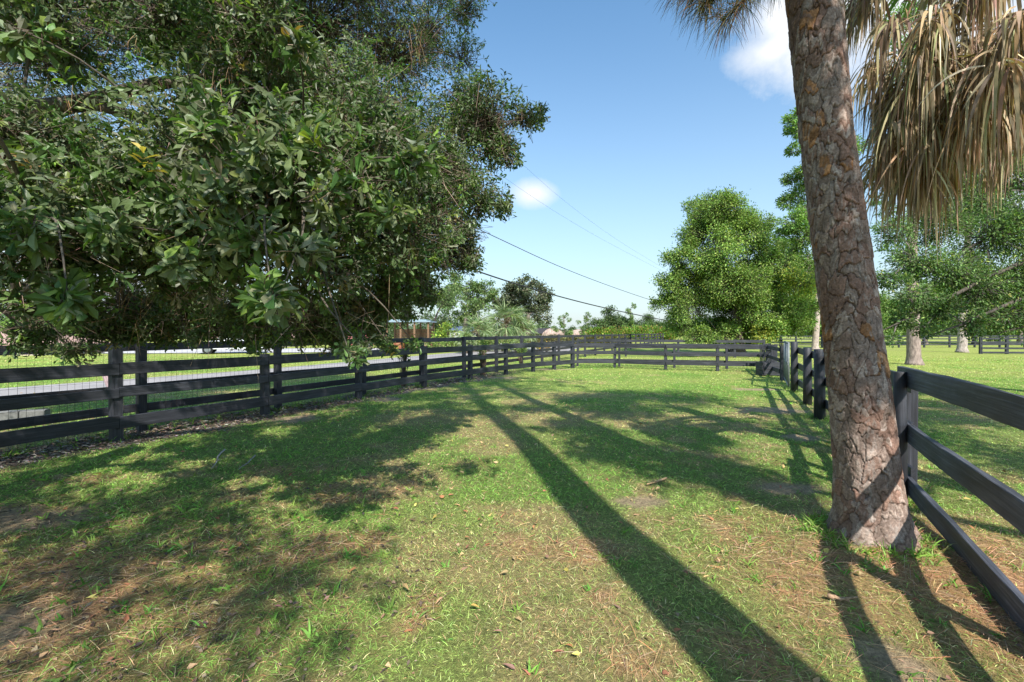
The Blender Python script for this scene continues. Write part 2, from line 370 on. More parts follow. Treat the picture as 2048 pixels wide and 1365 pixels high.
sheet('driveway', [((-40, -31), (-36, -37)), ((-21.2, 0), (-17.9, 0)), ((-13.9, 13.7), (-11.2, 12.2)), ((-10.9, 18.9), (-7.6, 17.2)), ((-7.4, 28), (-3.2, 25)), ((-2.5, 40), (3.4, 34)), ((4, 58), (9, 53)), ((7, 100), (12, 98))], .02, (.36, .33, .32))
sheet('road', [((-160, 38), (-160, 30)), ((-60, 42), (-60, 33)), ((-24, 44), (-24, 34)), ((-12, 46), (-9, 37)), ((-3, 54), (2, 44)), ((0, 80), (5, 78))], .035, (.55, .52, .51))
sheet('path', [((34, 24), (36, 20.5)), ((60, 30), (62, 25)), ((120, 42), (120, 34))], .02, (.45, .42, .4))

# ------------------------------------------------------------------ grass, straw, mulch
def scatter(rho, y0=1.2, y1=30, xl=lambda y: -1.24 * y - .6, xr=lambda y: 1.24 * y + .6):
    out = []; ys = np.geomspace(y0, y1, 46)
    for a, b in zip(ys[:-1], ys[1:]):
        m = (a + b) / 2; x0, x1 = xl(m), xr(m); nn = int(rho(m) * (b - a) * (x1 - x0))
        out.append(np.c_[rng.uniform(x0, x1, nn), rng.uniform(a, b, nn)])
    return np.concatenate(out)
def on_paving(x, y): return (x < .515 * y - 17.2 + (y > 22) * (y - 22) * .2) & (x > .52 * y - 21.2) & (y > 5)
p = scatter(lambda y: 11500 * min(1, (3.3 / y) ** 2.15)); x, y = p.T
mulch, bare, straw, dry, lush, ins = fields(x, y)
dens = np.clip((1 - mulch * .93) * (1 - bare * .95) * (1 - straw * .72) * (1 - dry * .22) * (.62 + .6 * fbm(x, y, .22, 81, 2)), 0, 1)
ok = (rng.random(len(x)) < dens) & ~on_paving(x, y); x, y, dry, lush, straw, ins = x[ok], y[ok], dry[ok], lush[ok], straw[ok], ins[ok]
n = len(x); r = rng.random(n)
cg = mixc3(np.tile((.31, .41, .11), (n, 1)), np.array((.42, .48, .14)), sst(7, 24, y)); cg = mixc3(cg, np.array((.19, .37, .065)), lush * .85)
cd = pick([(.48, .42, .20), (.46, .29, .16), (.44, .44, .20)], [3, 2, 3], n, .2)
isd = r < (.15 + dry * .6 + straw * .3) * (1 - .5 * sst(10, 25, y)); cg[isd] = cd[isd]
cg = cg * np.exp(rng.normal(0, .28, (n, 1))) * np.exp(rng.normal(0, .06, (n, 3)))
a = rng.random(n) * 6.283; tilt = rng.uniform(.35, 1.25, n)
hgt = rng.uniform(.013, .034, n) * (.75 + .6 * fbm(x, y, .5, 82, 2) + .35 * lush) * (1 + .012 * y)
d = np.c_[np.cos(a) * np.sin(tilt), np.sin(a) * np.sin(tilt), np.cos(tilt)]
mb = MB(); strips(mb, np.c_[x, y, relief(x, y) - .003], d, hgt * 1.25, np.maximum(.003, .00095 * y) * rng.uniform(.7, 1.3, n), rng.uniform(.4, 1.4, n), cg * .8, (1, .85, .08), tipcol=cg * 1.15)
# taller tufts and strap-leaved weeds
def tufts(cx, cy, nb, L, W, col):
    k = len(cx); X = np.repeat(cx, nb) + rng.normal(0, .015, k * nb); Y = np.repeat(cy, nb) + rng.normal(0, .015, k * nb); a = rng.random(k * nb) * 6.283; t = rng.uniform(.15, 1.1, k * nb)
    strips(mb, np.c_[X, Y, relief(X, Y) - .004], np.c_[np.cos(a) * np.sin(t), np.sin(a) * np.sin(t), np.cos(t)], np.repeat(L, nb) * rng.uniform(.6, 1.1, k * nb), W * rng.uniform(.7, 1.3, k * nb), rng.uniform(.6, 1.8, k * nb), np.repeat(col, nb, 0) * rng.uniform(.75, 1.2, (k * nb, 1)), (.7, 1, .8, .5, .05))
q = scatter(lambda y: 18 * min(1, (3.5 / y) ** 1.5), 1.3, 11); m_ = fields(q[:, 0], q[:, 1]); q = q[rng.random(len(q)) < (.25 + .8 * m_[2]) * (1 - m_[0] * .7)]
tufts(q[:, 0], q[:, 1], 8, rng.uniform(.05, .12, len(q)), .009, pick([(.16, .32, .06), (.24, .37, .08), (.12, .25, .04)], [3, 2, 2], len(q), .15))
q = scatter(lambda y: 9 * min(1, (3.5 / y) ** 1.5), 1.4, 7, xr=lambda y: -.3 * y + .1); tufts(q[:, 0], q[:, 1], 6, rng.uniform(.07, .14, len(q)), .014, pick([(.16, .32, .06), (.22, .34, .07)], [1, 1], len(q), .15))
for (bx_, by_, k_, s_) in [(7.57, 12.2, 26, .1), (6.56, 10.1, 30, .12), (5.68, 8.4, 34, .12), (4.68, 6.3, 26, .12), (3.6, 4.22, 26, .1), (3.8, 4.32, 26, .1)] + [(q_[0], q_[1], 16, .12) for q_ in ((-5.76, 6.62), (-4.73, 8.72), (-3.69, 10.95), (-2.56, 13.24), (-1.4, 15.2), (4.6, 20.4), (6.5, 19.25), (8.45, 18.7), (9.3, 16.4), (9.8, 16.4))] + [(2.69 + .34 * math.cos(q_), 3.42 + .34 * math.sin(q_), 7, .035) for q_ in np.arange(0, 6.28, .3)]:
    q = rng.normal(0, s_, (k_, 2)) + (bx_, by_); tufts(q[:, 0], q[:, 1], 6, rng.uniform(.05, .13, k_), .007 + .0006 * by_, pick([(.2, .34, .06), (.3, .34, .12), (.14, .26, .04)], [2, 1, 1], k_, .2))
q = np.c_[rng.uniform(4, 15, 500), np.zeros(500)]; q = np.c_[fx_in(q[:, 0]) + rng.normal(-.35, .25, 500), q[:, 0]]
tufts(q[:, 0], q[:, 1], 6, rng.uniform(.06, .16, len(q)), .01, pick([(.14, .26, .04), (.10, .2, .03)], [1, 1], len(q), .2))
tag(mb.build('grass', M['grass']), 'short patchy lawn of green and dry blades', 'grass', kind='stuff')

mb = MB(); p = scatter(lambda y: 1500 * min(1, (3.2 / y) ** 2), 1.2, 9); x, y = p.T; f = fields(x, y); ok = rng.random(len(x)) < np.clip(f[2] * .7 + .006 + f[3] * .03 + f[0] * .1, 0, 1); x, y = x[ok], y[ok]; n = len(x)
a = vn(x, y, .5, 91) * 5 + rng.normal(0, .8, n); u = rng.normal(.06, .1, n)
strips(mb, np.c_[x, y, relief(x, y) + rng.uniform(.004, .03, n)], np.c_[np.cos(a), np.sin(a), u], rng.uniform(.06, .17, n), np.maximum(.002, .0008 * y), rng.uniform(.1, .5, n), pick([(.50, .26, .13), (.54, .37, .21), (.30, .16, .09), (.38, .29, .18)], [3, 3, 2, 2], n, .25), (1, 1, .9, .3), side=np.c_[-np.sin(a), np.cos(a), rng.normal(0, .3, n)])
tag(mb.build('pine_straw', M['dry']), 'reddish brown pine straw lying over the thin grass', 'pine straw', kind='stuff')
mb = MB(); yy = rng.uniform(3.5, 19, 15000); yy = np.where(rng.random(15000) < .6, 3.5 + (yy - 3.5) * .45, yy); xx = fx_in(yy) + rng.normal(-.12, .42, 15000); f = fields(xx, yy); ok = rng.random(15000) < f[0] + .04; x, y = xx[ok], yy[ok]; n = len(x)
a = rng.random(n) * 6.283; d = np.c_[np.cos(a), np.sin(a), rng.normal(0, .25, n)]
leaves(mb, np.c_[x, y, relief(x, y) + rng.uniform(.004, .022, n)], d, np.c_[rng.normal(0, .35, (n, 2)), np.ones(n)], rng.uniform(.03, .11, n), rng.uniform(.006, .016, n), pick([(.20, .17, .15), (.32, .29, .26), (.10, .08, .065), (.26, .18, .12)], [3, 2, 3, 2], n, .25))
p = scatter(lambda y: 420 * min(1, (3.3 / y) ** 1.8), 1.3, 9, xr=lambda y: -.12 * y - .1); x, y = p.T; f = fields(x, y); ok = rng.random(len(x)) < .3 + .7 * f[2]; x, y = x[ok], y[ok]; n = len(x); a = rng.random(n) * 6.283
leaves(mb, np.c_[x, y, relief(x, y) + rng.uniform(.006, .02, n)], np.c_[np.cos(a), np.sin(a), rng.normal(0, .3, n)], np.c_[rng.normal(0, .4, (n, 2)), np.ones(n)], rng.uniform(.015, .06, n), rng.uniform(.002, .011, n), pick([(.12, .085, .06), (.24, .17, .12), (.30, .2, .13), (.07, .055, .045)], [3, 2, 2, 2], n, .25))
tag(mb.build('mulch', M['matte']), 'grey brown shredded mulch and bark litter strewn below the left tree and fence', 'mulch', kind='stuff')
mb = MB(); p = scatter(lambda y: 13 * min(1, (3.5 / y) ** 1.5), 1.3, 12); x, y = p.T; n = len(x); a = rng.random(n) * 6.283
leaves(mb, np.c_[x, y, relief(x, y) + rng.uniform(.012, .035, n)], np.c_[np.cos(a), np.sin(a), rng.normal(0, .3, n)], np.c_[rng.normal(0, .4, (n, 2)), np.ones(n)], rng.uniform(.03, .07, n), rng.uniform(.009, .018, n), pick([(.42, .30, .15), (.30, .14, .07), (.45, .40, .10), (.22, .15, .1)], [3, 3, 1, 2], n, .2), TF)
tag(mb.build('fallen_leaves', M['dry']), 'scattered brown and yellow fallen leaves on the lawn', 'leaves', kind='stuff')
for j, (pa, pb, r0, col, lab) in enumerate((((448, 905), (424, 942), .011, (.45, .42, .38), 'pale bare stick lying on the shaded grass at left, nearer the fence'), ((512, 915), (478, 945), .009, (.38, .36, .33), 'grey thin stick on the shaded grass beside a paler one'), ((1334, 961), (1296, 972), .013, (.50, .34, .2), 'tan stick lying beyond the bare sand patch mid lawn'), ((1655, 1208), (1702, 1218), .014, (.42, .28, .18), 'brown stick lying in the pine straw at the trunk shadow'))):
    def gp(q): D = F * CAMH / (q[1] - HZ); return np.array([(q[0] - 1024) / F * D, D, 0.])
    A, B = gp(pa), gp(pb); pts = np.array([A + (B - A) * f + np.array([rng.normal(0, .008), rng.normal(0, .008), 0]) for f in np.linspace(0, 1, 6)]); pts[:, 2] = relief(pts[:, 0], pts[:, 1]) + .03
    mb = MB(); tube(mb, pts, np.linspace(r0, r0 * .5, 6), 7, col); q = pts[3]; tube(mb, [q, q + unit(B - A) * .07 + np.array([.03, .02, .02])], [r0 * .5, r0 * .3], 5, col)
    tag(mb.build('fallen_stick', M['bark'], smooth=True), lab, 'stick', 'sticks on the lawn')

# ------------------------------------------------------------------ fences
def fence(name, label, posts, rails, ph, side=0, size=.1, rnd=False, t=.032, over=None, extra=None, tone=1.0, sizes=None, seg=1, jit=0, cat='fence', group=None):
    """posts: (x, y) list; rails: (centre height, board height); side: offset of the rails from the post centres"""
    root = empty(name, label, cat, group=group); posts = [np.array(q, float) for q in posts]
    for k, q in enumerate(posts):
        size_k = sizes[k] if sizes else size; h = (ph[k] if isinstance(ph, (list, tuple)) else ph) + rng.normal(0, .012); mb = MB(); ln = rng.normal(0, .008, 2)
        if rnd: tube(mb, [(q[0], q[1], -.05), (q[0], q[1], h * .5), (q[0] + ln[0], q[1] + ln[1], h - .008), (q[0] + ln[0], q[1] + ln[1], h)], [size_k * .56, size_k * .53, size_k * .5, size_k * .46], 12)
        else:
            nx = posts[min(k + 1, len(posts) - 1)] - posts[max(k - 1, 0)]; nx = nx / np.linalg.norm(nx)
            board(mb, (q[0], q[1], -.05), (q[0] + ln[0], q[1] + ln[1], h), size_k, size_k, .01, up=(nx[0], nx[1], 0), seg=3, jit=.06)
        mb.build('post', M['wood'], root, smooth=rnd)
    for k in range(len(posts) - 1):
        a, b = posts[k], posts[k + 1]; d = (b - a) / np.linalg.norm(b - a); nrm = np.array([d[1], -d[0]]); off = nrm * side * (size / 2 + t / 2 - .002)
        for j, rl in enumerate(rails):
            z0 = z1 = rl[0]; h = rl[1]
            if over and (k, j) in over: z0, z1 = over[(k, j)]
            z0 += rng.normal(0, .006); z1 += rng.normal(0, .006)
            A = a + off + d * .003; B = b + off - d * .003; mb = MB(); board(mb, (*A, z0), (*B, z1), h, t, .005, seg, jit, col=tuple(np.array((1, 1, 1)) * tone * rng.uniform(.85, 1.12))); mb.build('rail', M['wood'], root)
    return root
PI_ = [(-7.9, 2.2), (-6.85, 4.4), (-5.76, 6.62), (-4.73, 8.72), (-3.69, 10.95), (-2.56, 13.24), (-1.4, 15.2), (-.23, 17.2), (.86, 18.5), (1.8, 19.4), (2.69, 20.3)]
R3 = [(1.07, .175), (.72, .14), (.29, .18)]
fence('board_fence', 'black three rail fence along the left of the lawn, inner of the double row', PI_, R3, [1.44] * 3 + [1.2] * 8, side=1, size=.13, seg=4, jit=.05)
PO = [(.485 * yy_ - 9.52, yy_) for yy_ in np.arange(-.2, 62, 2.2) + .93]
RO = [(1.365, .13), (1.04, .13), (.7, .13), (.375, .13)]
of = fence('wire_backed_fence', 'taller black four rail fence backed with wire mesh, outer of the double row', PO, RO, 1.45, side=-1, size=.12)
mb = MB(); ys_ = np.arange(1, 26, .075); A = np.c_[.485 * ys_ - 9.47, ys_, np.full(len(ys_), .03)]; B = A.copy(); B[:, 2] = 1.3; sticks(mb, A, B, .0026, (1, 1, 1))
for z in np.arange(.05, 1.32, .1):
    yy_ = np.arange(1, 26, .6); A = np.c_[.485 * yy_ - 9.47, yy_, np.full(len(yy_), z)]; B = A + np.array([.485 * .6, .6, 0]); sticks(mb, A, B, .0026, (1, 1, 1))
mb.build('wire_mesh', M['wire'], of)
R3b = [(1.02, .13), (.67, .12), (.29, .14)]
fence('board_fence', 'black three rail fence closing the far end, nearer of the two rows', [(2.74, 20.36), (4.6, 20.4), (6.5, 19.25), (8.45, 18.7), (10.3, 18.3)], R3b, 1.1, side=1, size=.12)
fence('board_fence', 'black three rail fence right behind the one closing the far end of the lawn', [(3.1, 21.5), (5.0, 21.2), (7.28, 20.4), (9.35, 19.8), (11.2, 19.3)], R3b, 1.1, side=-1, size=.1)
fence('paddock_fence', 'weathered grey top railed fence crossing beyond the far end, below the bright green tree', [(4.5, 31), (7.5, 30), (10.7, 29.3), (14, 28.6), (15.6, 28.2)], [(1.03, .17), (.62, .14), (.28, .14)], 1.15, size=.13, side=1)
fence('board_fence', 'black rail fence on round posts along the right, reaching the big pine trunk', [(7.57, 12.2), (6.56, 10.1), (5.68, 8.4), (4.68, 6.3), (3.60, 4.22)], [(1.11, .16), (.70, .15), (.27, .16)], [1.33, 1.24, 1.27, 1.22, 1.24], side=-1, size=.16, rnd=True, seg=3, jit=.05, sizes=[.16, .16, .17, .13, .1])
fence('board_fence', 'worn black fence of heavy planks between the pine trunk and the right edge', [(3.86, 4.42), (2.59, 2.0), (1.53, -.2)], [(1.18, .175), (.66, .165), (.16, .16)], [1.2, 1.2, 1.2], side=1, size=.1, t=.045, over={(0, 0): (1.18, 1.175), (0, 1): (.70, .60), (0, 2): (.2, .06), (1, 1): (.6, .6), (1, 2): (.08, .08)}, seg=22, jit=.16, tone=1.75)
fence('board_fence', 'black rail fence running on behind the gate toward the far right corner', [(9.0, 15.15), (9.75, 17.0), (10.45, 18.6)], R3b, 1.15, side=-1, size=.13)
fence('paddock_fence', 'long dark four rail fence far across the right hand field', [(21 + q * 2.75, 46.5 + .12 * q) for q in range(0, 30)], [(1.2, .12), (.9, .11), (.6, .11), (.3, .11)], 1.35, size=.14, side=1, group=None)
fence('paddock_fence', 'short grey fence section beside the sandy path at the right edge', [(34.6, 33.6), (36.2, 33.3), (38.6, 33), (41, 32.6), (44, 32.2)], [(1.15, .13), (.8, .12), (.42, .13), (.12, .13)], 1.3, size=.16, side=1)

# gate, trough, slatted gate
g = empty('tube_gate', 'galvanised metal tube gate beside the round gate post', 'gate'); A = np.array([7.63, 12.55, 0]); B = np.array([8.95, 14.95, 0]); d = unit(B - A)
mb = MB()
for a_, b_ in (((A, .12), (A, 1.3)), ((B, .12), (B, 1.3)), ((A, 1.3), (B, 1.3)), ((A, .12), (B, .12)), ((A, .72), (B, .72))):
    tube(mb, [a_[0] + (0, 0, a_[1]), b_[0] + (0, 0, b_[1])], .024, 8)
mb.build('frame', M['metal'], g, True)
for f in np.linspace(.14, .86, 6):
    mb = MB(); q = A + (B - A) * f; tube(mb, [q + (0, 0, .12), q + (0, 0, 1.3)], .014, 6); mb.build('bar', M['metal'], g, True)
mb = MB(); box(mb, A + (-.03, 0, .75), (.05, .04, .09)); tube(mb, [A + (-.03, -.05, .78), A + (-.06, -.14, .7)], .008, 6); mb.build('latch', M['metal'], g)
tr_ = empty('feed_box', 'low black wooden box standing at the far end of the gate', 'wooden box')
for k, (z, nm) in enumerate(((.1, 'plank'), (.26, 'plank'), (.42, 'plank'))):
    for (a_, b_) in (((9.2, 16.6), (10.0, 16.5)), ((9.2, 17.1), (10.0, 17.0)), ((9.17, 16.62), (9.17, 17.1)), ((10.03, 16.5), (10.03, 17.0))):
        mb = MB(); board(mb, (*a_, z), (*b_, z), .152, .03); mb.build('plank', M['wood'], tr_)
mb = MB(); box(mb, (9.6, 16.8, .06), (.78, .42, .03)); mb.build('bottom', M['wood'], tr_)
sg = empty('slatted_gate', 'dark wooden gate of upright slats with a diagonal brace in the far corner', 'gate')
A = np.array([9.55, 17.5]); B = np.array([10.3, 18.15])
for k in range(8):
    q = A + (B - A) * k / 7; mb = MB(); board(mb, (*q, .1), (*q, 1.12), .07, .02, .004, up=(.75, .65, 0)); mb.build('slat', M['wood'], sg)
for z in (.25, .95):
    mb = MB(); board(mb, (*(A + (.03, -.035)), z), (*(B + (.03, -.035)), z), .1, .025); mb.build('crossbar', M['wood'], sg)
mb = MB(); board(mb, (*(A + (.06, -.07)), .3), (*(B + (.06, -.07)), .9), .09, .022); mb.build('brace', M['wood'], sg)
# ------------------------------------------------------------------ trees
def lump_pts(c, r, n, k=9, sig=.3, flat=.85):
    """n points clustered round k sub-clumps of one bough; returns points and outward directions"""
    r = np.broadcast_to(np.asarray(r, float), (3,)) * np.array([1, 1, flat]); s = unit(rng.normal(size=(k, 3))) * rng.uniform(.35, .85, (k, 1))
    j = rng.integers(0, k, n); p = s[j] + rng.normal(0, sig, (n, 3)); L = np.linalg.norm(p, axis=1, keepdims=True); p = np.where(L > 1.12, p / L * rng.uniform(.85, 1.12, (n, 1)), p)
    return c + p * r, unit(p + 1e-4)
def limbs(mb, base, top, cen, r0, col, rmin=.02, bend=.12, sides=7):
    """trunk from base to top, then a limb to every bough centre, each from the nearest wood already there"""
    base = np.array(base, float); top = np.array(top, float); H = np.linalg.norm(top - base)
    f = np.array([0, min(.12, .12 / H), min(.2, .4 / H), .27, .4, .55, .7, .85, 1.]); wob = rng.normal(0, .03 * H * .35, (9, 3)) * (f * (1 - f) * 3)[:, None]; wob[:, 2] = 0
    pts = base + (top - base) * f[:, None] + wob; rr = r0 * (1 - .4 * f) * (1 + .55 * np.exp(-f * H / .22)); tube(mb, pts, rr, 12, col)
    nodes = [(pts[k], r0 * (1 - .4 * f[k])) for k in range(4, 9)]
    order = np.argsort([np.linalg.norm(c - top) for c in cen])
    for o in order:
        c = np.array(cen[o]); P_ = np.array([q[0] for q in nodes]); dd = np.linalg.norm(P_ - c, axis=1) + .4 * np.maximum(0, P_[:, 2] - c[2]); k = int(np.argmin(dd)); a, ra = nodes[k]
        L = np.linalg.norm(c - a); ra = max(rmin, min(ra * .62, .05 + L * .02)); u = np.linspace(0, 1, 6)[:, None]
        w_ = rng.normal(0, bend * L * .4, (1, 3)) * (u * (1 - u) * 2.5) + np.array([0, 0, .10 * L]) * np.sin(u * math.pi)
        pp = a + (c - a) * u + w_; rs = np.linspace(ra, max(rmin * .5, ra * .45), 6); tube(mb, pp, rs, sides, col); nodes += [(pp[3], rs[3]), (pp[5], rs[5])]
def tree(name, label, lumps, base, top, r0, L, W, cols, wts, dens=1.0, cat='tree', group=None, bark=(.16, .13, .11), k=9, sig=.3, tm=TS, mat='fol', droop=.25, flat=.85, twig=True, jit=.25, limb=True, accent=None):
    root = empty(name, label, cat, group=group); lumps = [(np.array(c, float), r) for c, r in lumps]
    mb = MB(); limbs(mb, base, top, [c for c, r in lumps] if limb else [], r0, bark)
    tw = [[], []]; mt = mb; mb = MB()
    for li, (c, r) in enumerate(lumps):
        n = int(dens * 3.6 * r * r * 3.14 / (L * W * 1.3)); p, o = lump_pts(c, r, n, k, sig, flat)
        d = unit(o + rng.normal(0, .7, (n, 3)) - np.array([0, 0, droop])); nn = unit(np.array([0, 0, .9]) + o * .6 + rng.normal(0, .55, (n, 3)))
        cl_ = pick(cols, wts, n, jit) * math.exp(rng.normal(0, .12))
        if accent and rng.random() < accent[1]:
            m_ = rng.random(n) < .5; cl_[m_] = np.array(accent[0]) * rng.uniform(.7, 1.2, (m_.sum(), 1))
        leaves(mb, p, d, nn, L * rng.uniform(.7, 1.2, n), W * rng.uniform(.7, 1.2, n), cl_, tm)
        if twig: s_ = rng.random(n) < .12; tw[0].append(p[s_]); tw[1].append(c + (p[s_] - c) * .45)
    mb.build('crown', M[mat], root)
    if twig:
        A = np.concatenate(tw[1]); B = np.concatenate(tw[0]); sticks(mt, A, B, max(.004, L * .06), np.array(bark) * .9)
    mt.build('trunk', M['rbark'], root, True)
    return root
def PL(lst, D, dj=0): return [(P(a, b, D + (rng.uniform(-dj, dj) if dj else 0)), r / F * D) for a, b, r in lst]

# --- the big broad-leaved tree at the left, its crown hanging over the lawn
root = empty('broadleaf_tree', 'large broad-leaved evergreen tree whose dense glossy crown overhangs the left of the lawn', 'tree')
front = [(560, 400, 3.0, .72), (390, 330, 3.3, .8), (700, 330, 3.7, .75), (770, 440, 4.0, .65), (640, 520, 3.4, .42), (460, 500, 3.2, .5), (260, 430, 3.1, .6), (90, 470, 2.8, .55), (40, 300, 3.2, .6), (190, 370, 3.6, .55),
         (520, 210, 4.0, .7), (720, 210, 4.6, .8), (90, 30, 3.3, .5), (330, 10, 3.7, .5), (520, 70, 3.4, .5), (860, 330, 4.6, .6), (330, 540, 3.4, .4), (140, 560, 3.0, .3), (560, 590, 2.3, .12), (600, 300, 3.4, .5),
         (980, 245, 5.0, .50), (1045, 235, 5.0, .24), (925, 210, 5.4, .55), (905, 330, 5.0, .55), (960, 400, 5.0, .32), (1015, 415, 4.8, .14), (1000, 290, 5, .3), (930, 460, 5.0, .36), (895, 520, 5.0, .36), (940, 510, 4.9, .2), (860, 430, 4.6, .5), (800, 540, 4.6, .4),
         (1085, 215, 5, .1), (150, 620, 3.2, .15), (30, 600, 3.4, .2)]
low = [(110, 610, 4.4, .32), (250, 620, 4.4, .38), (380, 620, 4.6, .4), (500, 630, 4.6, .42), (610, 640, 4.6, .4), (700, 620, 4.7, .4), (780, 600, 4.8, .36), (850, 590, 5, .2), (700, 710, 2.6, .07), (725, 690, 2.8, .08), (150, 700, 3.6, .14), (60, 670, 3.8, .25), (540, 672, 4.8, .22), (660, 670, 4.6, .22), (440, 665, 4.8, .2), (740, 660, 4.8, .18), (200, 665, 4.2, .2), (840, 560, 5, .28), (330, 660, 4.6, .2)]
back = [(860, 60, 8, .75), (900, -60, 8.5, 1.0), (780, 120, 7.6, 1.15), (620, 60, 7.5, 1.5), (420, 30, 7.5, 1.5), (230, 20, 7, 1.1), (60, 90, 7, 1.5), (700, -90, 7.2, 1.5), (450, -140, 7.5, 1.8), (200, -140, 7, 1.8), (800, 280, 6.6, .95), (620, 260, 6.6, 1.2), (420, 260, 6.6, 1.2), (140, 350, 6.6, .9), (0, 300, 6.6, 1.4),
        (700, 430, 6.4, .95), (520, 450, 6.4, 1.0), (330, 460, 6.4, 1.0), (120, 470, 6.4, 1.1), (850, 430, 6.2, .6), (250, 580, 6.4, .6), (430, 580, 6.4, .6), (600, 590, 6.4, .55), (720, 550, 6.4, .5), (80, 570, 6.2, .6), (925, 120, 8, .45), (925, 20, 8, .5), (-150, 400, 6.5, 1.6), (-250, 150, 6, 2)]
over = [(-3.4, -.2, 4.2, .65), (-2.6, -.5, 4.4, .55), (-4.2, .6, 4.2, .8), (-5, 1.6, 4.4, .8), (-2.2, 1.0, 3.2, .42), (-1.2, 1.05, 3.3, .42), (-.4, 1.3, 3.4, .38), (-1.7, .2, 3.7, .6), (-.6, .4, 3.8, .45), (-2.9, .5, 3.5, .55), (.35, 1.3, 3.9, .35), (-2.2, 2.6, 4.5, .6), (-.9, 2.9, 4.5, .5), (-3.5, 2.4, 4.6, .7), (-.3, -2.7, 5.4, .8), (-1.6, -3.7, 5.3, 1.05), (-1.6, -2.2, 5.3, .95), (-3.4, -2.6, 5.3, 1.3), (-3.4, -4.2, 5.2, 1.2), (-5.2, -1.4, 5.2, 1.5), (-6.6, -.6, 4.6, 1.0), (-5.8, 1.5, 5.0, 1.3),  (-4.6, 3.6, 6, 1.6), (-3.6, 5.8, 7.4, 1.6), (-4.6, 6.5, 6.5, 1.3),  (-2.6, 4.4, 7.0, 1.3), (-.4, 4.4, 7.0, .8)]
front += [(470, 380, 2.55, .17), (560, 300, 2.6, .17), (650, 400, 2.65, .18), (520, 470, 2.5, .16), (380, 520, 2.5, .13), (720, 360, 2.7, .17), (600, 500, 2.5, .15), (430, 270, 2.65, .14), (545, 595, 2.2, .1), (135, 590, 2.1, .07), (60, 460, 2.3, .12), (230, 450, 2.4, .12), (820, 320, 2.72, .14), (330, 370, 2.6, .15), (590, 90, 2.7, .1), (40, 60, 2.5, .12), (780, 430, 2.72, .13), (640, 290, 2.6, .12)]
low += [(rng.uniform(20, 840), rng.uniform(655, 700), rng.uniform(3.8, 4.8), rng.uniform(.05, .1)) for _ in range(16)]
boughs = [(P(a, b, D), r, 0) for a, b, D, r in front] + [(P(a, b, D), r, 1) for a, b, D, r in low] + [(P(a, b, D), r, 2) for a, b, D, r in back] + [(np.array(q[:3]), q[3], 3) for q in over]
mb = MB(); bk = (.13, .11, .09); big = [c for c, r, z in boughs if not (z < 2 and r < .2)]; limbs(mb, (-4.9, 3.2, 0), (-4.6, 3.5, 2.6), big, .3, bk, rmin=.012)
for c, r, z in boughs:
    if z < 2 and r < .2:
        a = min(big, key=lambda q: np.linalg.norm(q - c)); u = np.linspace(0, 1, 7)[:, None]; L_ = np.linalg.norm(c - a)
        tube(mb, a + (c - a) * u + rng.normal(0, .06 * L_, (1, 3)) * np.sin(u * 3.14) + np.array([0, 0, .12 * L_]) * np.sin(u * 3.14), np.linspace(.010, .0035, 7), 6, bk)
tube(mb, [P(-420, 420, 3.6), P(-120, 270, 3.7), P(40, 225, 3.8), P(170, 205, 3.9), P(300, 170, 4.1), P(400, 158, 4.3), P(560, 120, 4.8)], [.14, .11, .085, .07, .055, .045, .03], 10, bk)
tube(mb, [P(170, 205, 3.9), P(300, 240, 4.1), P(430, 290, 4.3), P(560, 330, 4.5)], [.05, .04, .03, .02], 8, bk)
tube(mb, [P(-100, 330, 3.2), P(20, 325, 3.2), P(100, 322, 3.25), P(160, 335, 3.3)], [.04, .03, .022, .015], 8, (.22, .19, .15))
mb.build('trunk', M['rbark'], root, True)
fol = MB(); tw = MB()
gl = [(.075, .14, .038), (.11, .185, .055), (.05, .095, .03), (.20, .29, .05), (.21, .24, .15), (.32, .22, .07)]; gw = [5, 4, 3, 1.1, 1.6, .1]  # pale grey green: pale undersides, plus sun glare painted into the leaf colour
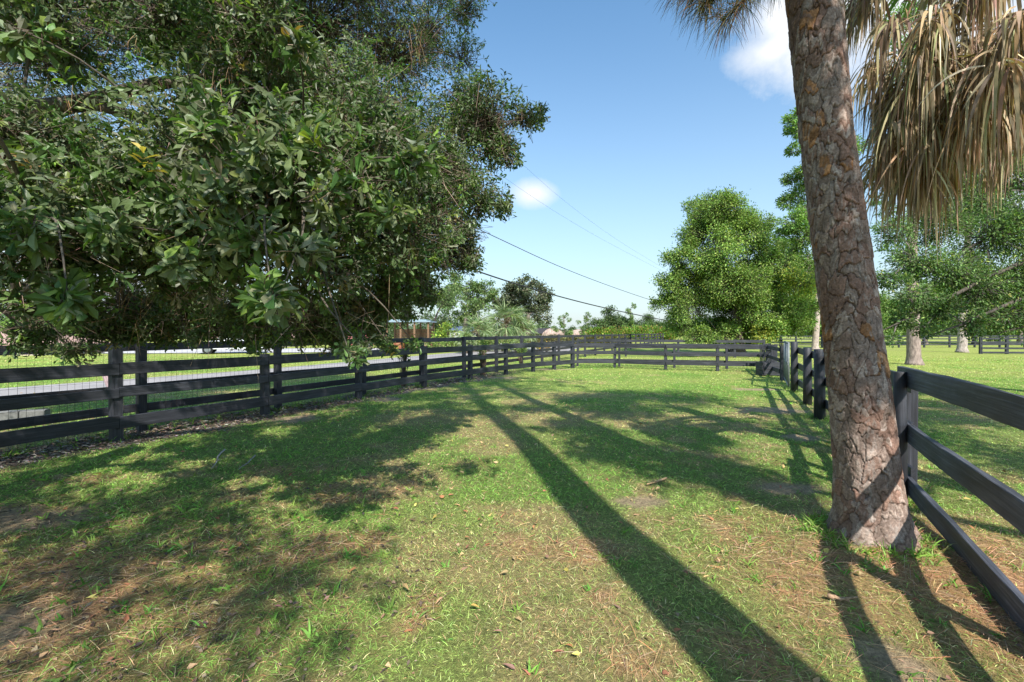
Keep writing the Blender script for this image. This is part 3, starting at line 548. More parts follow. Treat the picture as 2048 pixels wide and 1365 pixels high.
for c, r, z in boughs:
    D_ = c[1]; Lf = (.105 if D_ < 2.75 else .086 if D_ < 3.2 else .064 if D_ < 4.4 else .054) if z == 0 else (0, .056, .066, .10)[z]; Wf = Lf * (.20, .2, .19, .22)[z]; den = (1.25 if D_ < 2.75 else .8 if D_ < 4.4 else .68, .85, .33, .5)[z]
    n = max(10, int(den * 3.3 * r * r * 3.14 / (Lf * Wf * 1.3) / 7)); p, o = lump_pts(c, r, n, max(6, int(r * 18)), .4 if z == 3 else .26, .9)
    ax = unit(o * .9 + rng.normal(0, .55, (n, 3)) + np.array([0, 0, .25 if z != 1 else -.3])); s = unit(np.cross(ax, rng.normal(size=(n, 3)))); u = np.cross(s, ax)
    nl = 8 if z < 2 else 6
    ph = rng.random(n) * 6.28; cb = pick(gl, [3, 5, 1, 1.5, 4, .1] if z == 0 and D_ < 2.75 else gw, n, .2)  # nearest clusters in the sun get more of the pale, glare-coloured leaves
    for q in range(nl):
        a = ph + q * 2.4 + rng.normal(0, .15, n); op = rng.uniform(.35, 1.6, n)[:, None]
        rad = np.cos(a)[:, None] * s + np.sin(a)[:, None] * u; d = unit(ax * np.cos(op) + rad * np.sin(op) - np.array([0, 0, .28]) + rng.normal(0, .22, (n, 3)))
        nn = unit(ax * np.sin(op) - rad * np.cos(op) + rng.normal(0, .3, (n, 3)) + np.array([0, 0, .35])); pp = p - ax * (q * .013) + d * .008 + rng.normal(0, .006, (n, 3))
        leaves(fol, pp, d, nn, Lf * rng.uniform(.6, 1.25, n), Wf * rng.uniform(.75, 1.2, n), cb * rng.uniform(.75, 1.3, (n, 1)), TF if z < 2 else TS)
    tl = np.minimum(rng.uniform(.12, .38, n), .9 * r)[:, None]; e = p - ax * tl + (c - p) * .3; sticks(tw, e, p, .0022 if z < 2 else .004, pick([(.17, .13, .10), (.26, .20, .16)], [2, 1], n, .2)); sticks(tw, c + (e - c) * .35, e, .0034 if z < 2 else .006, (.13, .105, .085))
fol.build('crown', M['leaf'], root)
# bare hanging twigs and caught pine needles along the crown's underside
nb = 260; q = np.array([P(a, b, D) for a, b, D in zip(rng.uniform(30, 780, nb), rng.uniform(520, 670, nb), rng.uniform(3.2, 4.8, nb))]); d = unit(rng.normal(size=(nb, 3)) * (1, 1, .5) - np.array([0, 0, .5]))
strips(tw, q, d, rng.uniform(.12, .5, nb), .004, rng.uniform(-.6, 1.2, nb), pick([(.30, .22, .16), (.42, .33, .25), (.2, .15, .12)], [2, 1, 1], nb, .2), (1, .9, .7, .5, .3))
tw.build('twigs', M['rbark'], root)
mb = MB()
for a, b, D in [(rng.uniform(40, 900), rng.uniform(60, 620), rng.uniform(2.9, 3.6)) for _ in range(26)] + [(540, 545, 2.9), (640, 520, 3.2), (520, 330, 3), (420, 60, 3.2), (590, 100, 3.0)]:
    k = 9; strips(mb, P(a, b, D) + rng.normal(0, .035, (k, 3)), rng.normal(0, .55, (k, 3)) - np.array([0, 0, 1.]), rng.uniform(.1, .2, k), .0022, 1.2, pick([(.30, .16, .08), (.38, .26, .15)], [1, 1], k, .2), (1, 1, .6))
mb.build('caught_pine_needles', M['dry'], root)

# --- the slash pine in the right foreground
root = empty('pine_tree', 'tall pine with thick plated reddish grey bark leaning left beside the right fence', 'pine tree')
tube_c = lambda z: np.stack([2.73 - .118 * z + .012 * np.sin(z * 1.3) + .0036 * z * z, 3.42 + .01 * z], -1)
rad_c = lambda z: .163 + .055 * np.exp(-z / 1.4) + .10 * np.exp(-z / .16)
nth, z = 260, np.r_[np.arange(-.12, 4.7, .0068)]; th = np.arange(nth) / nth * 2 * math.pi; TH, Z = np.meshgrid(th, z); R0 = rad_c(Z)
U = TH / (2 * math.pi); nu, sv = 14, .12
wu = U * nu + (vn(U * 34, Z * 14, 1, 3) - .5) * .55 * np.sin(np.clip(U * nth, 0, 6)) * 0; 
def per(fu, fz, s, amp):               # noise that closes round the trunk
    return (vn(np.cos(TH) * fu + 40, np.sin(TH) * fu + Z * fz, 1, s) - .5) * amp
wu = U * nu + per(3.2, 5.5, 3, .9) + per(7, 15, 4, .45); wv = Z / sv + per(3, 5, 5, 1.1) + per(8, 18, 6, .5)
def voro(a, b, nper, seed):
    ia = np.floor(a); ib = np.floor(b); F1 = np.full(a.shape, 9.); F2 = F1.copy(); ID = np.zeros(a.shape); DV = np.zeros(a.shape); DU = np.zeros(a.shape)
    for di in (-1, 0, 1):
        for dj in (-1, 0, 1):
            ca = ia + di; cb = ib + dj; cw = np.mod(ca, nper); sx = ca + .5 + (hash2(cw, cb, seed) - .5) * .85 + 0; sy = cb + .5 + (hash2(cw, cb, seed + 1) - .5) * .85
            dd = np.hypot(a - sx, b - sy); nr = dd < F1; F2 = np.where(nr, F1, np.minimum(F2, dd)); ID = np.where(nr, hash2(cw, cb, seed + 2), ID); DV = np.where(nr, b - sy, DV); DU = np.where(nr, a - sx, DU); F1 = np.where(nr, dd, F1)
    return F1, F2, ID, DV, DU
F1, F2, ID, DV, DU = voro(wu, wv, nu, 100); G1, G2, ID2, EV, EU = voro(wu * 2, wv * 2 + 30, nu * 2, 200)
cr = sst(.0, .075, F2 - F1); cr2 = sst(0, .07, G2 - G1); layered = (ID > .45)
disp = cr * (.005 + .009 * ID) + cr * cr2 * .0025 + (ID2 * .005) * cr - DV * .007 * (ID - .2) + DU * .003 * (ID2 - .5) + per(40, 60, 8, .003)
tw_ = 6 * np.exp(-np.maximum(Z, 0) / .16) * .008; root_f = .055 * np.exp(-np.maximum(Z, 0) / .22) * (np.cos(TH * 5 + .6) + .5 * np.cos(TH * 8 + 2)) * .6
wide = per(1.4, .9, 11, .03)
R = R0 + disp + root_f + wide - .008; c_ = tube_c(Z)
V = np.stack([c_[..., 0] + R * np.cos(TH), c_[..., 1] + R * np.sin(TH), Z], -1)
grey = np.array((.29, .225, .195)); brn = np.array((.27, .175, .14)); org = np.array((.38, .20, .10)); pale = np.array((.37, .30, .265))
f1 = ID[..., None]; col = grey * (1 - sst(.35, .65, f1)) + brn * sst(.35, .65, f1)
col = np.where((f1 > .935) & (vn(wu * 2.2, wv * 2.2, 1, 9)[..., None] > .28), org * (.8 + .5 * ID2[..., None]), col); col = np.where((ID2[..., None] > .82) & (f1 < .9), pale, col)
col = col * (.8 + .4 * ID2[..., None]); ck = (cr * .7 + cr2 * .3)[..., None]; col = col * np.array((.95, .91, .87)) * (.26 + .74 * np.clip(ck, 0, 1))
lich = sst(.62, .75, vn(np.cos(TH) * 22 + 50, np.sin(TH) * 22 + Z * 40, 1, 77) * .6 + .4 * vn(np.cos(TH) * 3 + 9, np.sin(TH) * 3 + Z * 2.2, 1, 78))[..., None]; col = col * (1 - lich * .35) + np.array((.40, .37, .34)) * lich * .35
nz = len(z); a_ = np.arange(nz - 1)[:, None] * nth; b_ = np.arange(nth)[None]; b2 = (b_ + 1) % nth
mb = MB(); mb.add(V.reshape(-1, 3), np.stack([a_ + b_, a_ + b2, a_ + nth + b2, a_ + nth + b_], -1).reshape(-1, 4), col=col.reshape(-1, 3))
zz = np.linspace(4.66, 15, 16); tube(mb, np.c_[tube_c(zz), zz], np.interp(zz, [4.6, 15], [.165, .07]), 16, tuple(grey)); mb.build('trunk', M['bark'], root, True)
def pine_boughs(root, ctrs, trunk_pt, nl=70, L=.24, W=.0035, cols=[(.07, .11, .03), (.10, .10, .035), (.20, .13, .06)], wts=[4, 3, 1], g=.7, tuftn=1, bl=.05, sc=.3):
    mw = MB(); mn = MB(); A = []
    for c in ctrs:
        c = np.array(c, float); a = np.array(trunk_pt(c), float); u = np.linspace(0, 1, 7)[:, None]; L_ = np.linalg.norm(c - a); pp = a + (c - a) * u + np.array([0, 0, .12 * L_]) * np.sin(u * math.pi)
        tube(mw, pp, np.linspace(bl, bl * .25, 7), 7, (.16, .11, .08))
        for k in range(tuftn):
            q = c + rng.normal(0, sc, 3) * (0 if tuftn == 1 else 1) * np.array([1, 1, .6]); ax = unit(q - a + rng.normal(0, .5, 3) * .5)
            if tuftn > 1: sticks(mw, [pp[rng.integers(3, 7)]], [q], bl * .2, (.14, .1, .07))
            tt = rng.uniform(-.13, .05, nl)[:, None]; d = unit(ax * .55 + unit(rng.normal(size=(nl, 3))) * .95)
            strips(mn, q + ax * tt * (L / .24), d, L * rng.uniform(.7, 1.15, nl), W, g, pick(cols, wts, nl, .25), (1, 1, .8, .2))
    mw.build('branches', M['rbark'], root, True); mn.build('needles', M['fol'], root)
ct = [P(1418, 2, 3.3), P(1398, -18, 3.35), P(1458, 28, 3.25), P(1500, -40, 3.3), P(1530, -45, 3.4), P(1372, -40, 3.3), P(1480, -70, 3.5), P(1440, -60, 3.2), P(1550, -70, 3.4)]
pine_boughs(root, ct, lambda c: (*tube_c(np.array(c[2] + .45)), c[2] + .45), nl=200, L=.27, W=.0036, cols=[(.12, .105, .04), (.16, .09, .045), (.07, .085, .035)], wts=[3, 3, 2], g=1.0, bl=.016)
hc = MB(); ht = MB()
ct2 = [np.array([*tube_c(np.array(zc)), zc]) + np.array([math.cos(t_) * rr_, math.sin(t_) * rr_, rr_ * .1]) for zc, t_, rr_ in zip(rng.uniform(9, 15, 44), rng.random(44) * 6.28, rng.uniform(.5, 3.0, 44))]
for c in ct2: 
    a = np.array([*tube_c(np.array(c[2] - .3)), c[2] - .3]); tube(ht, [a, (a + c) / 2 + (0, 0, .1), c], [.05, .04, .015], 6, (.16, .11, .08))
    for k in range(12):
        q = c + rng.normal(0, .38, 3) * (1, 1, .6); nl = 60; strips(hc, np.tile(q, (nl, 1)), unit(rng.normal(size=(nl, 3))), .26 * rng.uniform(.7, 1.1, nl), .007, .5, pick([(.07, .12, .03), (.1, .12, .04)], [1, 1], nl, .2), (1, .9, .2))
ht.build('upper_branches', M['rbark'], root, True); hc.build('crown', M['fol'], root)

# --- the cabbage palm at the right with its skirt of dead fronds
root = empty('fan_palm', 'fan palm with a thick skirt of dead brown fronds hanging in at the top right', 'palm tree')
PX, PY = 4.85, 3.75; mb = MB(); zz = np.linspace(0, 5.6, 12); tube(mb, np.c_[PX + .03 * np.sin(zz), np.full(12, PY), zz], np.interp(zz, [0, .3, 5.6], [.24, .19, .2]), 16, (.2, .17, .14)); mb.build('trunk', M['rbark'], root, True)
def frond(mb, mp, hub, ax, ns, L, W, g, cols, wts, spread=1.9, pet=None, messy=0):
    ax = unit(np.array(ax, float)); s = unit(np.cross(ax, np.array([0, 0, 1.]) + rng.normal(0, .25, 3))); up = np.cross(s, ax)
    a = np.linspace(-spread, spread, ns) + rng.normal(0, .04, ns); d = np.cos(a)[:, None] * ax + np.sin(a)[:, None] * s + up * (.22 * np.abs(np.sin(a)))[:, None] + rng.normal(0, .06 + .2 * messy, (ns, 3))
    strips(mb, np.tile(hub, (ns, 1)) + d * .05 + rng.normal(0, .03, (ns, 3)) * messy, d, L * (1 - .25 * np.abs(a) / spread) * rng.uniform(.8 - .45 * messy, 1.1, ns), W * rng.uniform(.7, 1.2, ns), g * rng.uniform(.8 - .5 * messy, 1.3 + .4 * messy, ns), pick(cols, wts, ns, .22) * math.exp(rng.normal(0, .15)), (.5, .9, 1, .95, .8, .6, .4, .22, .08), side=np.cross(d, up) + rng.normal(0, .35 + .5 * messy, (ns, 3)))
    if pet is not None:
        u = np.linspace(0, 1, 6)[:, None]; pp = pet + (hub - pet) * u + np.array([0, 0, .18]) * np.sin(u * 3.14); tube(mp, pp, np.linspace(.02, .009, 6), 6, (.26, .19, .11))
dead = [(.40, .29, .17), (.29, .19, .12), (.50, .40, .25), (.20, .14, .10), (.32, .27, .16)]; dwt = [4, 3, 2, 2, 2]
fr = MB(); fp = MB(); hubs = []
for pxx, pyy, D, n_ in ((1745, -20, 3.9, 2), (1790, 30, 3.8, 1), (1745, 10, 4.3, 1), (1800, 180, 3.7, 2), (1850, 120, 3.5, 3), (1840, 170, 4.2, 3), (1900, 40, 3.4, 3), (1930, 120, 3.6, 4), (1960, 180, 3.3, 3), (2000, 100, 3.2, 3), (2040, 170, 3.4, 3), (2060, 40, 3.1, 3), (1980, -60, 3.4, 4), (1900, 200, 3.9, 3), (1870, 250, 3.6, 3), (1800, 270, 3.7, 2), (1820, 300, 4.1, 2), (1930, 270, 3.9, 2), (1770, 120, 3.8, 2), (1800, 330, 3.9, 1), (1850, 330, 3.7, 2), (1900, 320, 4.0, 2), (2090, 120, 3.3, 3), (1830, 250, 4.0, 2), (1985, 210, 4.2, 3), (1890, -60, 4, 2), (2060, 200, 4.0, 3)):
    for _ in range(n_ * 2): hubs.append((P(pxx + rng.normal(0, 14), pyy + rng.normal(0, 16), D + rng.normal(0, .1)), 1))
for _ in range(26):
    t_ = rng.uniform(-1.6, 1.9); rr_ = rng.uniform(.5, 1.3); hubs.append((np.array([PX + math.cos(t_) * rr_, PY + math.sin(t_) * rr_, rng.uniform(3.3, 4.3)]), 1))
for hub, k in hubs:
    out = hub - np.array([PX, PY, hub[2]]); out = unit(out); pet = np.array([PX, PY, max(hub[2] + rng.uniform(.2, .6), 3.6)])
    frond(fr, fp, hub, out * rng.uniform(.2, .8) + np.array([rng.normal(0, .25), rng.normal(0, .25), -.55]), 34, rng.uniform(.5, .85), .022, rng.uniform(2.5, 6), dead, dwt, rng.uniform(.6, 1.5), pet if rng.random() < .4 else None, 1)
fr.build('dead_fronds', M['dry'], root); fp.build('dead_stalks', M['rbark'], root, True)
fr = MB(); fp = MB()
for _ in range(30):
    t_ = rng.random() * 6.28; e = rng.uniform(-.1, 1.1); o = np.array([math.cos(t_) * math.cos(e), math.sin(t_) * math.cos(e), math.sin(e)]); pet = np.array([PX, PY, 5.6]); hub = pet + o * rng.uniform(1.1, 1.5)
    frond(fr, fp, hub, o * .9 + (0, 0, -.15), 34, 1.0, .035, .9, [(.10, .19, .05), (.14, .22, .07)], [1, 1], 2.0, pet)
fr.build('green_fronds', M['fol'], root); fp.build('stalks', M['fol'], root, True)

# --- tall pine standing behind the viewer, whose straight trunk shadow crosses the lawn
root = empty('pine_tree', 'tall straight pine behind the viewer that throws the long trunk shadow across the lawn', 'pine tree')
mb = MB(); zz = np.linspace(0, 17, 18); tube(mb, np.c_[2.0 + .04 * np.sin(zz), np.full(18, -1.6), zz], np.interp(zz, [0, .4, 6, 12, 17], [.38, .29, .235, .16, .07]), 14, (.2, .14, .11)); mb.build('trunk', M['rbark'], root, True)
hc = MB(); ht = MB()
for zc, t_, rr_ in zip(rng.uniform(11.5, 17, 40), rng.random(40) * 6.28, rng.uniform(.5, 2.8, 40)):
    a = np.array([2.0, -1.6, zc - .3]); c = a + np.array([math.cos(t_) * rr_, math.sin(t_) * rr_, .4]); tube(ht, [a, (a + c) / 2, c], [.05, .04, .015], 6, (.16, .11, .08))
    for k in range(11):
        q = c + rng.normal(0, .4, 3) * (1, 1, .6); nl = 50; strips(hc, np.tile(q, (nl, 1)), unit(rng.normal(size=(nl, 3))), .26 * rng.uniform(.7, 1.1, nl), .008, .5, (.08, .12, .03), (1, .9, .2))
ht.build('branches', M['rbark'], root, True); hc.build('crown', M['fol'], root)

# --- broad oak standing behind the viewer on the right, whose crown shades the middle of the lawn and the field
root = empty('shade_oak', 'broad oak behind the viewer on the right that shades the middle of the lawn', 'tree'); sh = [(2.9, -1.6, 7.2, .8), (3.7, -2.3, 7.2, .8), (3.9, -1.6, 7.0, .8), (3.0, -.6, 7.1, .7), (3.3, 1.6, 7.4, .9), (2.6, .6, 7.0, .7), (3.2, 3.0, 7.6, 1.0), (4.4, 3.4, 7.8, 1.2), (2.2, 2.2, 7.2, .7), (7.8, .4, 7.2, 1.5), (6.0, 3.0, 8.0, 1.2), (9.4, 1.6, 7.2, 1.4), (8.4, -1.6, 7, 1.4), (4.2, -2.4, 7.0, .8), (11, 3, 7, 1.5)]
mb = MB(); limbs(mb, (6.5, -3.2, 0), (6.3, -2.6, 4.2), [np.array(q[:3]) for q in sh], .38, (.16, .13, .11)); mb.build('trunk', M['rbark'], root, True); mb = MB()
for q in sh:
    n = int(q[3] ** 2 * 1500); p, o = lump_pts(np.array(q[:3]), q[3], n, 9, .26, .6); leaves(mb, p, unit(rng.normal(size=(n, 3))), unit(o + (0, 0, .6)), .13, .035, pick([(.06, .11, .03)], [1], n))
mb.build('crown', M['fol'], root)
# ------------------------------------------------------------------ the trees beyond the fences
bright = [(.17, .26, .055), (.24, .34, .075), (.10, .17, .035), (.32, .40, .10)]
tree('spreading_tree', 'big rounded bright green tree with yellow blossom touches beyond the far fence', PL([(1430, 430, 55), (1395, 425, 38), (1490, 445, 45), (1530, 450, 28), (1385, 470, 40), (1365, 515, 42), (1440, 500, 60), (1510, 510, 55), (1340, 560, 40), (1400, 560, 55), (1470, 570, 60), (1545, 560, 50), (1585, 580, 40), (1470, 668, 34), (1440, 672, 28), (1505, 670, 30), (1400, 672, 26), (1530, 668, 28), (1555, 590, 44), (1590, 655, 30), (1335, 610, 34), (1385, 620, 50), (1450, 625, 55), (1520, 625, 55), (1580, 630, 40), (1565, 520, 40), (1600, 560, 40), (1610, 620, 40), (1460, 420, 45), (1500, 470, 45), (1420, 470, 50), (1360, 650, 38), (1420, 655, 40), (1490, 658, 38), (1545, 655, 32), (1320, 600, 18), (1480, 600, 60), (1430, 580, 60)], 31, 2.2), (15.6, 31, 0), (15.2, 31, 3.2), .32, .15, .042, bright, [5, 3.5, 4, .6], 1.2, k=13, sig=.19, accent=((.36, .38, .06), .1), jit=.2)
cyp = [(.13, .23, .05), (.19, .30, .07), (.09, .16, .035)]
tree('tall_pine', 'tall loose pine with a pale slim trunk behind the round gate posts', PL([(1592, 240, 22), (1600, 262, 16), (1578, 262, 10), (1612, 350, 26), (1580, 360, 16), (1606, 385, 30), (1575, 405, 20), (1622, 420, 32), (1585, 445, 28), (1565, 470, 18), (1610, 480, 36), (1590, 520, 34), (1618, 550, 34), (1640, 300, 30), (1660, 250, 26), (1640, 600, 30), (1600, 600, 26), (1680, 400, 40), (1700, 300, 30), (1560, 500, 24), (1575, 560, 30), (1600, 640, 34), (1560, 610, 26), (1630, 460, 30), (1630, 520, 34), (1590, 300, 16)], 40, 1.5), (27.0, 40.5, 0), (27.2, 40.5, 14), .25, .26, .05, cyp, [3, 2, 2], 1.5, k=12, sig=.2, bark=(.42, .34, .30))
tree('tall_pine', 'tall pine with a flared pinkish trunk standing in the field right of the big pine', PL([(1795, 50, 40), (1830, 20, 40), (1800, 110, 34), (1775, 165, 22), (1765, 255, 16), (1770, 300, 14), (1752, 400, 18), (1775, 420, 22), (1760, 455, 16), (1850, 120, 50), (1900, 200, 50), (1850, 260, 50), (1830, 340, 40), (1890, 330, 50), (1780, 360, 16), (1850, 420, 40)], 22.4, 1.4), (19.8, 22.4, 0), (19.5, 22.4, 12), .27, .16, .028, [(.13, .26, .05), (.2, .33, .08), (.08, .15, .03)], [3, 2, 2], .5, k=12, sig=.2, bark=(.30, .23, .2))
tree('tall_pine', 'slender pine farther out in the field, its pale trunk near the sandy path', PL([(1900, 420, 50), (1950, 440, 50), (1930, 360, 50), (1980, 400, 40)], 36, 1.5), (35.6, 36, 0), (36.4, 36, 12), .3, .24, .045, cyp, [3, 2, 2], .5, k=12, sig=.2, bark=(.38, .32, .28))
oak = [(.10, .17, .05), (.15, .23, .07), (.06, .11, .035), (.30, .34, .09)]
tree('drooping_oak', 'dark small-leaved oak whose long low boughs droop in from the right edge', [(P(a, b, D), r / F * D) for a, b, r, D in [(1790, 470, 40, 11), (1830, 520, 50, 10.5), (1880, 450, 55, 11), (1950, 400, 60, 12), (2030, 350, 70, 12), (2050, 450, 75, 11), (1970, 480, 65, 11), (1900, 540, 60, 10.5), (1820, 590, 45, 10), (1780, 560, 30, 10.5), (1880, 620, 40, 10), (1960, 570, 60, 10.5), (2050, 560, 75, 10.5), (2010, 630, 50, 10), (2090, 640, 60, 10), (1800, 640, 28, 10), (1850, 655, 22, 9.8), (1930, 650, 34, 10), (1785, 680, 14, 9.8), (2120, 300, 90, 12), (2160, 480, 90, 11), (2120, 200, 90, 12), (1990, 300, 40, 12.5), (1925, 350, 36, 12)]], (14.6, 10.6, 0), (14.3, 10.6, 3.4), .34, .085, .016, oak, [4, 4, 3, .35], .95, k=11, sig=.26, droop=.3, bark=(.2, .17, .15))
ok_ = [o for o in bpy.data.objects if o.name.startswith('drooping_oak')][0]; mb = MB()
for pts in ([(2240, 420, 10.6), (2100, 500, 10.4), (1980, 560, 10.2), (1880, 605, 10), (1800, 645, 9.9), (1760, 665, 9.8)], [(2240, 420, 10.6), (2120, 560, 10.2), (2010, 610, 10), (1920, 650, 9.9), (1860, 672, 9.8)], [(2240, 420, 10.6), (2100, 420, 11), (1980, 470, 11), (1900, 520, 10.8), (1830, 560, 10.6)], [(2240, 420, 10.6), (2150, 600, 10.2), (2060, 650, 10), (1990, 672, 9.9)]):
    q = np.array([P(*a) for a in pts]); tube(mb, q + rng.normal(0, .04, q.shape), np.linspace(.07, .01, len(q)), 8, (.10, .085, .07))
mb.build('bough', M['rbark'], ok_, True)
live = [(.085, .105, .055), (.12, .135, .075), (.05, .065, .035)]
tree('live_oak', 'dark grey green round-headed oak in the distance above the small fan palms', PL([(1030, 590, 30), (1070, 585, 30), (1050, 570, 22), (1090, 605, 24), (1000, 600, 26), (1045, 615, 34), (1080, 630, 24), (1010, 625, 22), (1025, 580, 20), (1095, 585, 14)], 62, 3), (2.0, 62, 0), (2.2, 62, 4), .45, .34, .11, live, [3, 3, 2], 1.4, k=14, sig=.18)
tree('leafy_tree', 'light green tree left of the dark round oak, half behind the near foliage', PL([(950, 590, 34), (920, 570, 34), (960, 620, 26), (900, 600, 30), (975, 580, 24), (930, 625, 22)], 56, 3), (-6, 56, 0), (-5.6, 56, 3.5), .4, .32, .09, [(.13, .20, .06), (.17, .24, .08), (.09, .14, .05)], [3, 2, 2], 1.3, k=14, sig=.18)
tree('crooked_tree', 'tree with a dark crooked forked trunk behind the left fence', PL([(840, 590, 26), (810, 610, 22), (890, 600, 24), (905, 580, 22), (860, 570, 26), (780, 590, 24)], 46, 2), (-8.1, 46, 0), (-8.0, 46, 2.2), .34, .24, .07, [(.09, .14, .045), (.13, .19, .07)], [1, 1], .75, k=12, bark=(.09, .075, .065))
# slim young trees against the sky
for a, b, D, hh, lab in ((1128, 650, 88, 4.4, 'narrow bright green young tree above the thatched roofs'), (1174, 640, 92, 4.8, 'thin open pine with layered tufts right of the thatched roofs'), (1262, 628, 85, 6.2, 'spindly tall sapling standing clear above the bright hedge')):
    X0 = (a - 1024) / F * D; top = hh + .6; L_ = [(np.array([X0 + rng.normal(0, .45 + .5 * (1 - f)), D + rng.normal(0, .4), 1 + (top - 1) * f]), .62 - .25 * f) for f in np.linspace(.1, 1, 12)]
    tree('young_pine', lab, L_, (X0, D, 0), (X0, D, hh), .09, .26, .07, [(.12, .19, .06), (.18, .26, .08)], [1, 1], 1.3, k=7, sig=.25, twig=False, bark=(.2, .16, .13))
# trees far behind the field and behind the left tree
far = [(.075, .12, .04), (.11, .165, .055), (.055, .085, .035)]; lite = [(.15, .24, .06), (.2, .29, .08), (.1, .16, .045)]
rows = [(1226, 652, 28, 78, far, 'grey green bushy tree in the distance between the thatched roofs and the bright hedge'), (1245, 655, 28, 88, far, 'low dark tree behind the bright hedge'), (1300, 656, 26, 120, far, 'small rounded tree beside the white camper'),
        (1760, 625, 62, 60, lite, 'light green tree behind the field just right of the big pine trunk'), (1850, 610, 66, 58, lite, 'pale green tree behind the flared pink trunk'), (1950, 612, 66, 62, lite, 'bright tree behind the slender field pine'), (2040, 605, 72, 60, lite, 'light green tree at the far right behind the short fence'), (1655, 625, 60, 64, lite, 'light tree behind the round gate post'),
        (60, 640, 34, 70, lite, 'pale green tree at the far left behind the low pink roof'), (170, 660, 26, 62, lite, 'low bright shrubby tree right of the pink roof'), (300, 630, 50, 75, far, 'grey green tree glimpsed low through the left crown'), (430, 640, 40, 70, lite, 'light tree behind the parked white car'), (560, 630, 46, 72, far, 'dark tree glimpsed under the left crown, right of the white car'), (670, 635, 40, 66, lite, 'pale tree behind the lawn road left of the pavilion'), (750, 632, 36, 64, far, 'grey tree directly left of the pavilion roof')]
for a, b, r, D, cs, lab in rows:
    X0 = (a - 1024) / F * D; h0 = CAMH + (HZ - b) / F * D; rm = r / F * D
    L_ = [(np.array([X0 + rng.normal(0, rm * .6), D + rng.normal(0, rm * .4), max(h0 + rng.normal(0, rm * .35), rm * .45)]), rm * rng.uniform(.45, .7)) for _ in range(12)]
    tree('leafy_tree', lab, L_, (X0, D, 0), (X0, D, max(1.0, h0 * .5)), rm * .07, .3, .085, cs, [3, 3, 2], 1.2, k=10, sig=.22, twig=False, group='trees beyond the fields')
def bush(name, label, lumps, L, W, cols, cat='shrub', dens=1.0, k=10, sig=.25, flat=1., group=None):
    root = empty(name, label, cat, group=group); mb = MB(); st = MB()
    for c, r in lumps:
        c = np.array(c, float); rm = float(np.max(r)); n = int(dens * 3.4 * rm * rm * 3.14 / (L * W * 1.3)); p, o = lump_pts(c, r, n, k, sig, flat); p[:, 2] = np.abs(p[:, 2]) + .02
        leaves(mb, p, unit(o + rng.normal(0, .6, (n, 3)) + (0, 0, .2)), unit(o * .6 + rng.normal(0, .5, (n, 3)) + (0, 0, .7)), L * rng.uniform(.7, 1.2, n), W, pick(cols, [1] * len(cols), n, .28) * math.exp(rng.normal(0, .12)))
        s_ = rng.integers(0, n, 14); sticks(st, np.tile([c[0], c[1], 0.], (14, 1)) + rng.normal(0, .05, (14, 3)) * (1, 1, 0), p[s_], .02, (.16, .12, .09))
    mb.build('foliage', M['fol'], root); st.build('stems', M['rbark'], root); return root
bush('hedge', 'bright green loose hedge with reddish tips right of the thatched roofs', [(np.array([(a - 1024) / F * 76, 76 + rng.normal(0, .5), 1.2]), rng.uniform(1.1, 1.5)) for a in range(1180, 1345, 9)], .26, .08, [(.13, .26, .03), (.18, .32, .045), (.08, .16, .025), (.3, .2, .06)], 'hedge', flat=1.0)
bush('hedge', 'low flat clipped brownish green hedge in front of the thatched roofs', [(np.array([(a - 1024) / F * 58, 58., .45]), (.55, .5, .72)) for a in range(1040, 1262, 7)], .16, .05, [(.16, .17, .05), (.2, .16, .07), (.1, .12, .04)], 'hedge', 1.1, flat=1.)
bush('shrub', 'yellow green drooping shrub beside the crooked tree', [(P(895, 662, 40), .75), (P(880, 675, 40), .7), (P(912, 678, 40), .7), (P(895, 690, 40), .7)], .24, .05, [(.3, .38, .06), (.2, .3, .05), (.12, .2, .04)])
bush('shrub', 'line of pale green leafy shrubs just beyond the left fence', [(P(a, 690, 37), .5) for a in range(850, 1060, 14)], .2, .035, [(.2, .29, .08), (.28, .34, .12), (.12, .18, .05)])
bush('shrub', 'orange tinged shrub below the thatched roofs behind the fence', [(P(a, 694, 36), .36) for a in (1082, 1092)], .14, .04, [(.45, .25, .05), (.3, .3, .06)])
for lab, L_ in (('climbing vine on the fence post left of the crooked tree', [((-3.2, 13.55, .85), .18), ((-3.2, 13.55, 1.2), .14)]), ('climbing vine bunched on the left fence below the squat fan palm', [((-1.1, 16.9, .75), .22), ((-1.05, 16.9, 1.1), .2)]), ('small vine clump at the far corner of the left fence', [((.4, 20.2, .8), .24)])):
    bush('climbing_vine', lab, L_, .06, .024, [(.09, .17, .03), (.14, .22, .04)], 'vine', dens=.9, k=7)
fans = [(1012, 648, 56, 40, 'largest of the shaggy grey green fan palms beyond the left fence'), (955, 664, 40, 38, 'squat fan palm left of the largest one, under the light green tree'), (1048, 664, 34, 40, 'fan palm beside the dark gabled shed'), (930, 682, 22, 34, 'small young fan palm close behind the left fence')]
